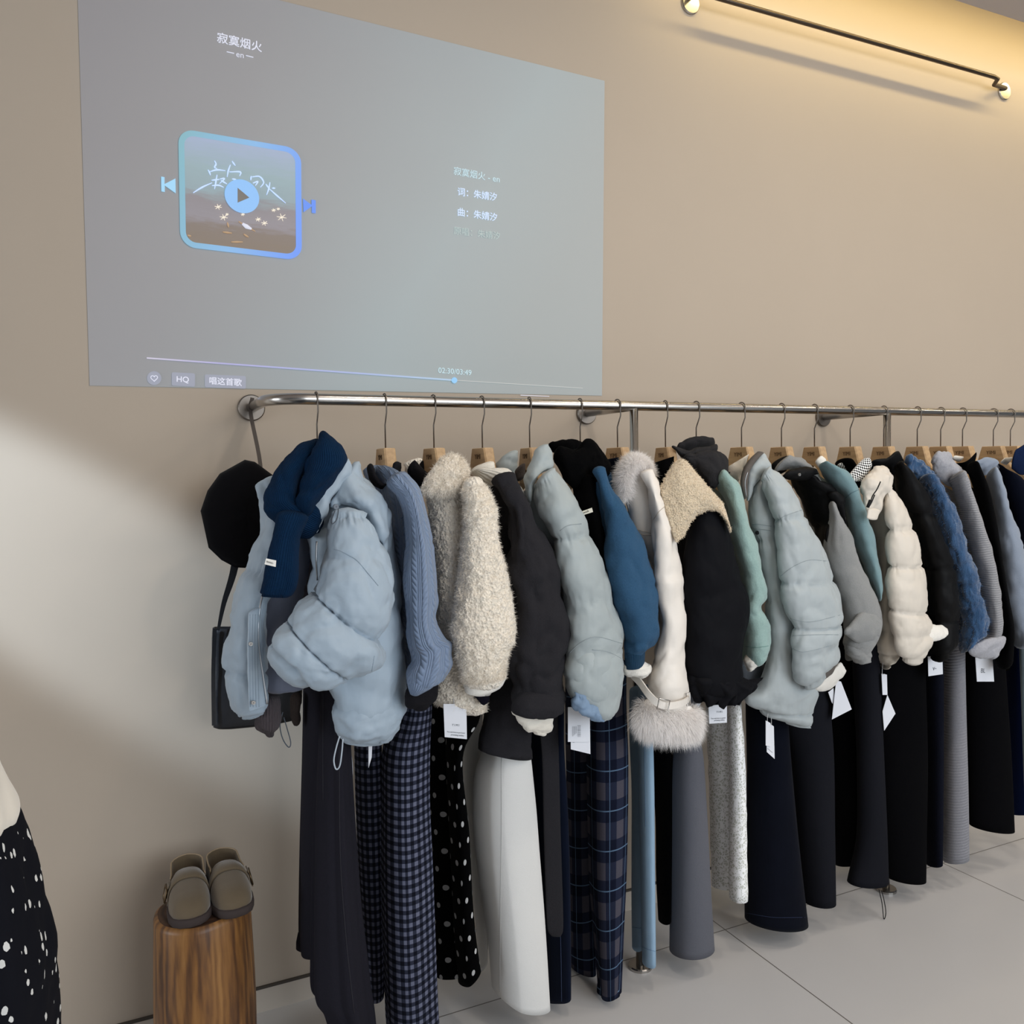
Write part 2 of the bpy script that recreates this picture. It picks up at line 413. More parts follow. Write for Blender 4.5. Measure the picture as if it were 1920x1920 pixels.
def text(name, body, a, b, up, mat, parent=None, ext=.0003, bold=0.0, fit=True, size=None):
    """Lettering whose line runs from point a to point b (world), upright along up."""
    a = np.array(a); b = np.array(b); u = b-a; Wd = np.linalg.norm(u); u = u/Wd; up = np.array(up, float); up = up-u*up.dot(u); up /= np.linalg.norm(up); nn = np.cross(u, up)
    cu = bpy.data.curves.new(name, 'FONT'); cu.body = body; cu.align_x = 'CENTER'; cu.align_y = 'CENTER'; cu.extrude = ext; cu.offset = bold; cu.resolution_u = 3
    o = bpy.data.objects.new(name, cu); COL.objects.link(o); cu.materials.append(mat)
    bpy.context.view_layer.update(); s = Wd/max(o.dimensions.x, 1e-6)
    cu.extrude = ext/s; c = (a+b)/2
    dg = bpy.context.evaluated_depsgraph_get(); me = bpy.data.meshes.new_from_object(o.evaluated_get(dg))
    bpy.data.objects.remove(o); me.name = name
    M = Matrix(((u[0]*s, up[0]*s, nn[0]*s, c[0]), (u[1]*s, up[1]*s, nn[1]*s, c[1]), (u[2]*s, up[2]*s, nn[2]*s, c[2]), (0, 0, 0, 1)))
    me.transform(M); return link(name, me, None, parent, False)

# ---------------------------------------------------------------- the setting
def struct(o): o['kind'] = 'structure'; return o
def plaster(name, c, sc_=3.0):
    t = NT(name, .8, 0, 0, .25); c = lin(c)
    t.color(t.mix(t.noise(sc_, None, 4), tuple(x*.97 for x in c), tuple(x*1.02 for x in c))); t.bump(t.noise(220, None, 3), .05, .001); return t.m
M_WALL = plaster('beige_plaster', '#b0a394')
M_CEIL = plaster('ceiling_paint', '#b4aaa4')
def floor_mat():
    t = NT('porcelain_tile', .34, 0, 0, .45); v = t.obj(); x = t.n('ShaderNodeSeparateXYZ'); t.l(v, x.inputs[0])
    def line(s, off):
        f = t.math('FRACT', t.math('MULTIPLY_ADD', s, 1/1.03, off)); f = t.math('ABSOLUTE', t.math('SUBTRACT', f, .5)); return t.math('GREATER_THAN', f, .4981)
    g = t.math('MAXIMUM', line(x.outputs[0], -1.742/1.03), line(x.outputs[1], .250/1.03))
    c = t.mix(t.noise(2.2, None, 5), lin('#c2c0bf'), lin('#c9c7c6')); t.color(t.mix(g, c, lin('#6c6864')))
    t.bump(t.math('SUBTRACT', 1.0, g), .3, .001); return t.m
struct(box('floor', (-5.3, -7, -.05), (8, .06, 0), floor_mat()))
struct(box('wall_back', (-5.3, 0, 0), (8, .12, 3.7), M_WALL))
struct(box('wall_left', (-5.4, -7, 0), (-5.3, 0, 3.7), M_WALL))
struct(box('ceiling', (-5.3, -7, 3.15), (8, -.30, 3.25), M_CEIL))
struct(box('trim_1', (-5.3, -.30, 3.62), (8, 0, 3.70), M_CEIL))
struct(box('trim_2', (-5.3, -.30, 3.25), (8, -.27, 3.62), M_CEIL))
bb = struct(box('baseboard_back', (-5.3, -.006, 0), (8, 0, .066), plaster('baseboard_paint', '#c2b8ac')))
struct(box('trim_3', (-5.3, -.007, .066), (8, 0, .073), plain('painted_gap_shade', '#4a443e')))  # dark strip painted as the shade of the groove above the baseboard
# cove lamp strip that washes the top of the wall
strip = box('led_strip', (1.2, -.262, 3.252), (7.5, -.245, 3.262), glow('led_warm', '#ffd98a', 1.0))
tag(strip, 'warm LED strip hidden in the ceiling cove above the wall', 'light strip')
cl = bpy.data.lights.new('cove_glow', 'AREA'); cl.shape = 'RECTANGLE'; cl.size = 5.0; cl.size_y = .02; cl.energy = 15; cl.color = (1.0, .80, .40)
co = bpy.data.objects.new('cove_glow', cl); COL.objects.link(co); co.location = (4.2, -.235, 3.27); aim(co, (4.2, -.02, 3.12))

M_STEEL = steel('brushed_steel', '#b4b0ab', .24)
M_STEEL_D = steel('hook_steel', '#79726b', .42)
RY, RZ = -.30, 1.693
# ---- the clothes rail
rail = thing('clothes_rail', (1.379, RY, 0), 'brushed steel clothes rail fixed to the wall below the projected picture, full of hanging clothes', 'clothes rail')
pts = [(.335, 0, RZ), (.335, -.20, RZ)] + [(.335+.09*(1-math.cos(a)), -.21-.09*math.sin(a), RZ) for a in np.linspace(.15, PI/2, 8)] + [(x, RY, RZ) for x in np.linspace(.6, 5.2, 12)]
tube('rail_tube', pts, .0142, M_STEEL, rail, 20)
def disc(name, c, r, h, axis, mat, parent, n=32, bev=.3):
    c = np.array(c, float); ax = np.array(axis, float); s = Vector(axis).orthogonal().normalized(); s = np.array(s); q = np.cross(ax, s)
    prof = [(r, 0), (r, h*(1-bev)), (r*(1-.08), h), (.001, h)]; vs = []; fs = []
    for rr, hh in prof:
        for j in range(n): a = 2*PI*j/n; vs.append(c + ax*hh + (s*math.cos(a)+q*math.sin(a))*rr)
    for i in range(len(prof)-1):
        for j in range(n): fs.append((i*n+j, i*n+(j+1) % n, (i+1)*n+(j+1) % n, (i+1)*n+j))
    fs.append(tuple(range(n))); o = mesh(name, vs, fs, mat, parent, False); return o
for x in (.335, 1.39, 2.42): disc('flange', (x, 0, RZ), .036, .011, (0, -1, 0), M_STEEL_D, rail)
for x in (1.39, 2.42): tube('bracket', [(x, 0, RZ), (x, RY, RZ)], .0125, M_STEEL, rail, 16)
for x in (1.379, 2.416):
    tube('post', [(x, RY, RZ-.004), (x, RY, .004)], .0125, M_STEEL, rail, 18)
    disc('foot', (x, RY, 0), .036, .010, (0, 0, 1), M_STEEL, rail)
# ---- the upper, empty rail
up = thing('wall_rail', (2.6, 0, 3.07), 'empty thin dark metal hanging rail mounted high on the wall at upper right', 'wall rail')
p0, p1 = P(1293, 8, 0), P(1881, 172, 0)
q0, q1 = P(1352, -2, -.075), P(1877, 148, -.075)
d = (q1-q0); qs = q0 - d*(q0[0]-p0[0])/d[0]
M_IRON = steel('dark_metal', '#5c5248', .35)
tube('rail_tube', [p0+[0, 0, .02], p0+[0, -.09, .02], qs+[.03, 0, 0]] + [q0+d*k for k in np.linspace(.0, .97, 8)] + [q1+[-.012, .006, 0], q1+[0, .03, -.01], p1+[0, -.01, .01]], .0085, M_IRON, up, 12)
for p in (p0, p1): disc('flange', p, .036, .010, (0, -1, 0), M_STEEL, up)

# ---- the projected picture
def screen():
    c = [P(143, -93, 0), P(1133, 152, 0), P(1128, 742, 0), P(168, 723, 0)]
    for v in c: v[1] = 0
    root = thing('projected_picture', c[3], 'grey-blue music player picture projected on the wall above the left of the clothes rail', 'projection')
    def at(px, py, e=0): v = P(px, py, -e); return v
    t = NT('projected_light', .9, 0, 0, .1); u, v, _ = t.uv()
    t.color(lin('#9c9088'))
    k = t.math('ADD', t.math('MULTIPLY', u, .75), t.math('MULTIPLY', t.math('SUBTRACT', 1.0, v), .25))
    n = t.noise(1.2, None, 2)
    t.put(t.b.inputs['Emission Color'], t.ramp(t.math('MULTIPLY_ADD', n, .25, k), [(.1, (.02, .045, .075)), (.4, (.045, .085, .12)), (.75, (.085, .18, .22)), (1, (.08, .16, .19))]))
    t.b.inputs['Emission Strength'].default_value = 1.0
    vs = [v+[0, -.0005, 0] for v in c] + [v+[0, -.002, 0] for v in c]
    mesh('screen_field', vs, [(4, 5, 6, 7), (0, 1, 2, 3), (0, 1, 5, 4), (1, 2, 6, 5), (2, 3, 7, 6), (3, 0, 4, 7)], t.m, root, False,
         [[(0, 1), (1, 1), (1, 0), (0, 0)]]*6)
    W = glow('projected_white', '#d3dcf2', .80, '#9c9088'); B = glow('projected_blue_white', '#b8d8ff', .85, '#9c9088'); T = glow('projected_pale_teal', '#b4e0f0', .75, '#9c9088'); Fd = glow('projected_faint', '#b0d8dc', .50, '#9c9088')
    E_ = .004
    def tx(name, body, x0, y0, x1, y1, mat, bold=0): text(name, body, at(x0, y0, E_), at(x1, y1, E_), (0, 0, 1), mat, root, .0002, bold)
    tx('title_text', '寂寞烟火', 407, 71, 491, 90, W, .008)
    tx('artist_text', 'en', 443, 101.5, 457, 104.5, W)
    for x0, y0, x1, y1 in ((425, 97, 439, 100), (461, 104, 475, 107.5)): tube('dash', [at(x0, y0, E_), at(x1, y1, E_)], .0012, W, root, 6)
    tx('lyric_text', '寂寞烟火 - en', 851, 321, 937, 337, T)
    tx('lyric_text', '词：朱婧汐', 858, 360, 932, 371, B, .012)
    tx('lyric_text', '曲：朱婧汐', 858, 398, 932, 409, B, .012)
    tx('lyric_text', '原唱：朱婧汐', 851, 433, 938, 444, Fd)
    def flat(name, outline, mat, e, parent=root, uvs=None):
        vs = [at(x, y, e) for x, y in outline] + [at(x, y, e-.0008) for x, y in outline]; n = len(outline)
        return mesh(name, vs, [tuple(range(n)), tuple(range(2*n-1, n-1, -1))] + [(i, (i+1) % n, n+(i+1) % n, n+i) for i in range(n)], mat, parent, False)
    # album frame
    cor = [(334, 240), (564.5, 279), (566, 489), (338, 462)]
    def quad(u, v): a = np.array(cor, float); return (a[0]*(1-u)+a[1]*u)*(1-v)+(a[3]*(1-u)+a[2]*u)*v
    def rrect(ins, r, n=8):
        o = []
        for cx, cy, a0 in ((1-ins-r, ins+r, -PI/2), (1-ins-r, 1-ins-r, 0), (ins+r, 1-ins-r, PI/2), (ins+r, ins+r, PI)):
            for k in range(n+1): a = a0+PI/2*k/n; o.append((cx+r*math.cos(a), cy+r*math.sin(a)))
        return o
    fr = NT('projected_frame', 1, 0, 0, 0); u, v, _ = fr.uv(); fr.color(lin('#6a6c72'))
    fr.put(fr.b.inputs['Emission Color'], fr.ramp(fr.math('ADD', fr.math('MULTIPLY', u, .8), fr.math('MULTIPLY', v, .2)), [(.05, lin('#78b4c0')), (.5, lin('#7fb8ea')), (1, lin('#5a90ff'))])); fr.b.inputs['Emission Strength'].default_value = .82
    o_, i_ = rrect(0, .13), rrect(.048, .085); n = len(o_)
    vs = [at(*quad(*p), .005) for p in o_+i_] + [at(*quad(*p), .0035) for p in o_+i_]; fs = []; uv = []; al = (o_+i_)*2
    for i in range(n):
        j = (i+1) % n
        for f in ((i, j, n+j, n+i), (2*n+i, 2*n+j, 3*n+j, 3*n+i), (i, j, 2*n+j, 2*n+i), (n+i, n+j, 3*n+j, 3*n+i)): fs.append(f); uv.append([al[q] for q in f])
    mesh('album_frame', vs, fs, fr.m, root, False, uv)
    pc = NT('projected_seascape', 1, 0, 0, 0); u, v, uvv = pc.uv(); n1 = pc.noise(5, pc.scaled_uv((1, 5, 1)), 5, .6)
    pc.color(lin('#8a8078'))
    pc.put(pc.b.inputs['Emission Color'], pc.ramp(pc.math('ADD', v, pc.math('MULTIPLY_ADD', n1, .22, -.11)), [(.0, (.10, .15, .25)), (.3, (.07, .14, .17)), (.48, (.06, .12, .15)), (.58, (.05, .055, .075)), (.72, (.06, .065, .09)), (.80, (.03, .025, .024)), (1, (.03, .022, .012))])); pc.b.inputs['Emission Strength'].default_value = 1.9
    vs = [at(*quad(*p), .0042) for p in i_]; vs += [at(*quad(*p), .003) for p in i_]
    mesh('album_picture', vs, [tuple(range(n)), tuple(range(2*n-1, n-1, -1))]+[(i, (i+1) % n, n+(i+1) % n, n+i) for i in range(n)], pc.m, root, False, [i_, i_]+[[i_[i], i_[(i+1) % n], i_[(i+1) % n], i_[i]] for i in range(n)])
    # brush writing and sparks in the picture
    BW = glow('projected_brush', '#b8d0ff', 1.1, '#6a6c72'); WW = glow('projected_spark', '#f2e6d0', .95, '#6a6c72'); GO = glow('projected_gold', '#e8b878', .5, '#6a6c72')
    def stroke(name, pts, r, mat): tube(name, [at(310+x/6.4, 220+y/6.4, .0062) for x, y in pts], [r*.5, r, r*.4], mat, root, 6, sub=4)
    for st in ([(590, 520), (608, 560), (590, 600), (620, 615)], [(512, 630), (530, 660), (542, 695)], [(540, 650), (620, 630), (720, 640)], [(555, 755), (650, 745)], [(620, 690), (605, 780), (590, 860)], [(655, 740), (710, 735), (650, 795)], [(665, 755), (740, 800)],
               [(780, 570), (755, 640), (742, 715)], [(800, 525), (840, 580)], [(770, 655), (900, 655), (890, 705)], [(800, 740), (850, 745)], [(1030, 705), (1025, 755)], [(1040, 715), (1130, 710), (1180, 780), (1140, 840)], [(1050, 790), (1110, 770), (1080, 820)], [(1205, 800), (1240, 850)], [(1255, 780), (1240, 860), (1215, 930)], [(1250, 860), (1340, 940), (1445, 1030)], [(1280, 850), (1320, 850)],
               [(335, 905), (440, 840), (560, 785)], [(560, 820), (640, 815), (700, 840)]): stroke('brush_stroke', st, .0022, BW)
    for cx, cy, r in ((635, 1075, 45), (1395, 1200, 60), (1300, 1115, 28), (1355, 1100, 22), (700, 1200, 50), (1115, 1225, 35), (1190, 1270, 40), (930, 1165, 25), (740, 1165, 20)):
        for a in (.2, 1.3, 2.4): stroke('spark', [(cx-r*math.cos(a), cy-r*math.sin(a)*.8), (cx, cy), (cx+r*math.cos(a), cy+r*math.sin(a)*.8)], .0014, WW)
    for st in ([(880, 1250), (980, 1310), (1080, 1370)], [(690, 1375), (800, 1390)], [(745, 1260), (760, 1320)], [(940, 1400), (1000, 1440)], [(265, 1415), (310, 1425)], [(790, 1495), (930, 1495)]): stroke('glint', st, .0026, GO)
    stroke('glint', [(925, 1275), (975, 1310), (1035, 1340)], .006, W)
    cc = quad(.515, .53)
    PB = glow('projected_button', '#86c0fa', .85, '#6a6c72')
    flat('play_button', [(453.5+32.5*math.cos(a), 368+31.5*math.sin(a)+5.0*math.cos(a)) for a in np.linspace(0, 2*PI, 40, endpoint=False)], PB, .0072)
    flat('play_arrow', [(445.5, 352), (467.5, 370.5), (445.5, 380)], plain('projected_dark', '#8a8580', 1), .0080)
    flat('previous_icon', [(302, 331), (308.5, 332), (308.5, 345), (329, 334.5), (329.5, 362.5), (309, 348), (309, 360), (302.5, 359)], glow('projected_sky', '#9cd8fa', .85, '#6a6c72'), .005)
    flat('next_icon', [(568, 372), (584, 384), (584, 374), (592, 375.5), (592, 400), (584.5, 399), (584.5, 387), (569, 398)], glow('projected_blue', '#4a86f4', .85, '#6a6c72'), .005)
    # progress bar and buttons
    pb = NT('projected_bar', 1, 0, 0, 0); u, v, _ = pb.uv(); pb.color(lin('#9c9088')); x = pb.n('ShaderNodeSeparateXYZ'); pb.l(pb.obj(), x.inputs[0])
    pb.put(pb.b.inputs['Emission Color'], pb.ramp(pb.math('MULTIPLY', x.outputs[0], 1/.95), [(.1, lin('#d8d8f0')), (.35, lin('#9aa4f0')), (.75, lin('#8cb4f8')), (1, lin('#98d0fa'))])); pb.b.inputs['Emission Strength'].default_value = .6
    flat('progress_bar', [(275, 669.8), (852, 711.4), (852, 714.4), (275, 672.6)], pb.m, .005)
    flat('progress_track', [(852, 712.3), (1093, 727.4), (1093, 728.6), (852, 713.7)], glow('projected_track', '#c4d4d8', .5, '#9c9088'), .004)
    flat('progress_knob', [(852+5.4*math.cos(a), 713+5.6*math.sin(a)) for a in np.linspace(0, 2*PI, 24, endpoint=False)], glow('projected_knob', '#8cccfa', .85, '#6a6c72'), .006)
    tx('time_text', '02:30/03:49', 822, 694.5, 884, 699.5, T)
    BT = glow('projected_button_grey', '#b4b8cc', .36, '#888a92')
    flat('like_button', [(289+13.5*math.cos(a), 709+13*math.sin(a)) for a in np.linspace(0, 2*PI, 32, endpoint=False)], BT, .0035)
    hp = [(16*math.sin(t)**3, 13*math.cos(t)-5*math.cos(2*t)-2*math.cos(3*t)-math.cos(4*t)) for t in np.linspace(0, 2*PI, 26)[:-1]]
    tube('heart_icon', [at(289+x*.4, 709-y*.38, .005) for x, y in hp], .0011, W, root, 6, True)
    def pill(x0, y0, x1, y1, sl): return [(x0+2, y0), (x1-2, y0+sl), (x1, y0+sl+2), (x1, y1+sl-2), (x1-2, y1+sl), (x0+2, y1), (x0, y1-2), (x0, y0+2)]
    flat('quality_button', pill(322, 698, 365.5, 723, 2), BT, .0035); flat('sing_button', pill(384, 702, 461, 726, 3), BT, .0035)
    tx('quality_text', 'HQ', 331, 711, 354, 712.5, W, .012); tx('sing_text', '唱这首歌', 392, 714.5, 453, 718.5, W, .012)
    flat('lower_bar', [(976, 740.4), (1030, 742.6), (1030, 743.6), (976, 741.6)], W, .004)
screen()

# ---------------------------------------------------------------- hangers
M_HW = wood('beech_wood', '#a98a66', '#c4a47c', (60, 8, 90), .1, .5); M_LET = plain('burnt_lettering', '#5f4a36', .9)
def hanger_proto(px, label):
    x = P(px+0, 760, RY)[0]
    r = thing('clothes_hanger', (x, RY, RZ), label, 'hanger', 'wooden hangers on the rail')
    zt = -.122
    arc = [(-.0178*math.cos(a)*1.0, .0178*math.sin(a)) for a in np.linspace(-.5, PI-.15, 16)]
    pts = [(0, zt-.01), (0, -.062), (-.006, -.05), (-.016, -.030)] + arc
    tube('hook', [(x, RY+a, RZ+b) for a, b in pts], .0019, M_STEEL_D, r, 8)
    half = [(0, zt), (.036, zt), (.052, zt-.052), (.066, zt-.075), (.10, zt-.098), (.150, zt-.130), (.160, zt-.145), (.154, zt-.156), (.135, zt-.148), (.085, zt-.122), (.046, zt-.098), (.030, zt-.074), (.018, zt-.064), (0, zt-.060)]
    ol = half + [(-a, b) for a, b in half[-2:0:-1]]; n = len(ol); vs = []
    for sx, k in ((-.015, .93), (-.011, 1), (.011, 1), (.015, .93)):
        for a, b in ol: th = 1 if abs(a) < .06 else .62; vs.append((x+sx*th, RY+a*k, RZ+zt-.05+(b-zt+.05)*(.5+.5*k)))
    # bridge left and right rims of the arched outline
    fs = [(s*n+i, s*n+(i+1) % n, (s+1)*n+(i+1) % n, (s+1)*n+i) for s in range(3) for i in range(n)]
    m2 = len(half)
    for s, in ((0,), (3,)):
        top = list(range(0, 7)); bot = list(range(13, 6, -1))
        for a in range(6):
            fs.append((s*n+top[a], s*n+top[a+1], s*n+bot[a+1], s*n+bot[a]))
            A = lambda i: (n-i) % n
            fs.append((s*n+A(top[a]), s*n+A(top[a+1]), s*n+(A(bot[a+1])), s*n+(A(bot[a]) if bot[a] != 13 else 13)))
    wb = mesh('wooden_body', vs, fs, M_HW, r, False)
    text('lettering', 'YIMI', (x-.0156, RY+.017, RZ+zt-.024), (x-.0156, RY-.017, RZ+zt-.024), (0, 0, 1), M_LET, wb, .0002)
    return r
HANG = [(721, 'blue cable knit cardigan over a dark turtleneck'), (593, 'pale blue puffer jacket, under the navy scarf'), (812, 'cream fleece coat'), (903, 'charcoal wool jacket with the white hood'), (992, 'sage grey puffer jacket'), (1087, 'black scarf and blue sweater'),
        (1157, 'white leather jacket with fluffy collar'), (1247, 'black coat with beige fleece cape collar'), (1305, 'mint sweater with the charcoal scarf'), (1390, 'pale grey puffer with the taupe lined collar'), (1465, 'black vest over grey hoodie'), (1527, 'teal sweater'), (1594, 'black shirt with the houndstooth collar'),
        (1657, 'off white hooded puffer'), (1720, 'black quilted puffer right of the off white one'), (1764, 'fluffy blue knit'), (1805, 'grey marl knit'), (1863, 'pale blue grey hoodie'), (1895, 'navy sweater at the right edge')]
proto = hanger_proto(HANG[0][0], 'wooden hanger with steel hook holding the '+HANG[0][1])
x0 = proto.location.x
for px, what in HANG[1:]:
    r = proto.copy(); COL.objects.link(r); r.location = (P(px, 760, RY)[0], RY, RZ); r['label'] = 'wooden hanger with steel hook holding the '+what
    r.rotation_euler = (0, 0, math.radians(rng.uniform(-7, 7)))
    for c in proto.children:
        d = c.copy(); COL.objects.link(d); d.parent = r
        for e in c.children: f = e.copy(); COL.objects.link(f); f.parent = d

# ---------------------------------------------------------------- garments
SL, BD, PT = (-.42, -.54), (-.22, -.44), (-.20, -.40)
def topx(A):
    d = A-CAM; z = d@AX_F
    return 960+F_PX*(d@AX_R)/z, 960-F_PX*(d@AX_U)/z, z
TRI = {}
def surf(root, x, y, lift=.0004):
    """The point of the garment's own front surface seen at a place of the photograph."""
    ks = [k for k in GRID if k[0] == root.name]
    best = None
    for k in ks:
        if k not in TRI:
            G = GRID[k][0]; M, n, _ = G.shape; q = G.reshape(-1, 3); px, py, z = topx(q); i, j = np.meshgrid(np.arange(M-1), np.arange(n), indexing='ij'); j2 = (j+1) % n
            t1 = np.stack([i*n+j, i*n+j2, (i+1)*n+j2], -1).reshape(-1, 3); t2 = np.stack([i*n+j, (i+1)*n+j2, (i+1)*n+j], -1).reshape(-1, 3)
            TRI[k] = (q, px, py, z, np.concatenate([t1, t2]))
        q, px, py, z, T = TRI[k]
        ax, ay = px[T[:, 0]], py[T[:, 0]]; bx, by = px[T[:, 1]]-ax, py[T[:, 1]]-ay; cx, cy = px[T[:, 2]]-ax, py[T[:, 2]]-ay; dx, dy = x-ax, y-ay
        den = bx*cy-by*cx; den = np.where(abs(den) < 1e-9, 1e-9, den); u = (dx*cy-dy*cx)/den; v = (bx*dy-by*dx)/den
        ok = np.where((u >= -.001) & (v >= -.001) & (u+v <= 1.001))[0]
        for o in ok:
            p = q[T[o, 0]]*(1-u[o]-v[o])+q[T[o, 1]]*u[o]+q[T[o, 2]]*v[o]; d = np.linalg.norm(p-CAM)
            if best is None or d < best[0]: best = (d, p)
    if best is None: return None
    return best[1]-(best[1]-CAM)/best[0]*lift
def seamline(name, root, pts, Y, mat, r=.0011, sub=8):
    o = []
    for q in spline([(x, y, 0) for x, y in pts], sub):
        p = surf(root, q[0], q[1])
        if p is not None and (not o or np.linalg.norm(p-o[-1]) < .035): o.append(p)
    if len(o) > 2: tube(name, o, r*.75, mat, root, 6)

M_PALE = nylon('pale_blue_nylon', '#a2b2c0'); M_PALE_D = plain('pale_blue_stitch', '#8b9aa8', .8)
M_LIN = nylon('grey_lining', '#7f8598', .6); M_MAUVE = wool('mauve_grey_knit', '#4e474c', .35)
# -- beret and bag beside the rail end
def beret():
    ol = [(376, 958), (389, 920), (412, 888), (459, 862), (478, 866), (516, 894), (535, 930), (528, 985), (505, 1020), (479, 1040), (460, 1065), (441, 1064), (415, 1050), (391, 1027), (383, 990)]
    g = garment('beret', 'flat black panelled velvet beret hanging beside the navy scarf', 'hat', (455, 960, -.2))
    t = NT('black_velvet', .95, 0, .06, .04); t.color((.004, .004, .005)); t.bump(t.noise(160, None, 3), .3, .001)
    n = len(ol); cx, cy = 458, 962; vs = []; fs = []; K = 9
    ps = [P(x, y, -.20) for x, y in ol]; c = P(cx, cy, -.20)
    for side in (1, -1):
        for k in range(K):
            r = 1-(k/K)**1.3
            for i in range(n): vs.append(c+(ps[i]-c)*r+np.array([0, -side*(.035 if side > 0 else .02)*math.sqrt(max(0, 1-r**3))*(1.0 if i % 2 else .92), 0]))
        vs.append(c+np.array([0, -side*(.036 if side > 0 else .02), 0]))
    B = K*n+1
    for s in (0, 1):
        for k in range(K-1):
            for i in range(n): fs.append((s*B+k*n+i, s*B+k*n+(i+1) % n, s*B+(k+1)*n+(i+1) % n, s*B+(k+1)*n+i))
        for i in range(n): fs.append((s*B+(K-1)*n+i, s*B+(K-1)*n+(i+1) % n, s*B+K*n))
    for i in range(n): fs.append((i, (i+1) % n, B+(i+1) % n, B+i))
    mesh('crown', vs, fs, t.m, g, True)
beret()
def bag():
    g = garment('tote_bag', 'black leather tote bag hanging by its long strap below the beret', 'bag', (480, 1350, -.12))
    M = NT('black_leather', .38, 0, 0, .45); M.color(lin('#15161a')); M.bump(M.noise(60, None, 4), .25, .004)
    MS = plain('strap_leather', '#4c443e', .6)
    L('body', g, M.m, '398,1177,566,1180,.022;397,1240,566,1235,.026;397,1310,566,1305,.03;400,1362,560,1345,.022', (-.10, -.12), caps='or', ex=3.4, wr=(.004, 9), sub=6, rim=.05)
    ribbon('gusset', [P(403, 1178, -.125), P(400, 1260, -.13), P(401, 1360, -.125)], .010, .003, M.m, g, sub=4)
    x = P(466, 760, -.06)
    ribbon('strap', [x+[.01, -.004, .020], P(470, 775, -.062), P(488, 870, -.10), P(489, 950, -.12)], .010, .002, MS, g)
    ribbon('strap', [P(452, 960, -.12), P(440, 1062, -.13), P(420, 1130, -.13), P(409, 1182, -.13)], [.022, .019, .012, .007], .002, M.m, g)
bag()
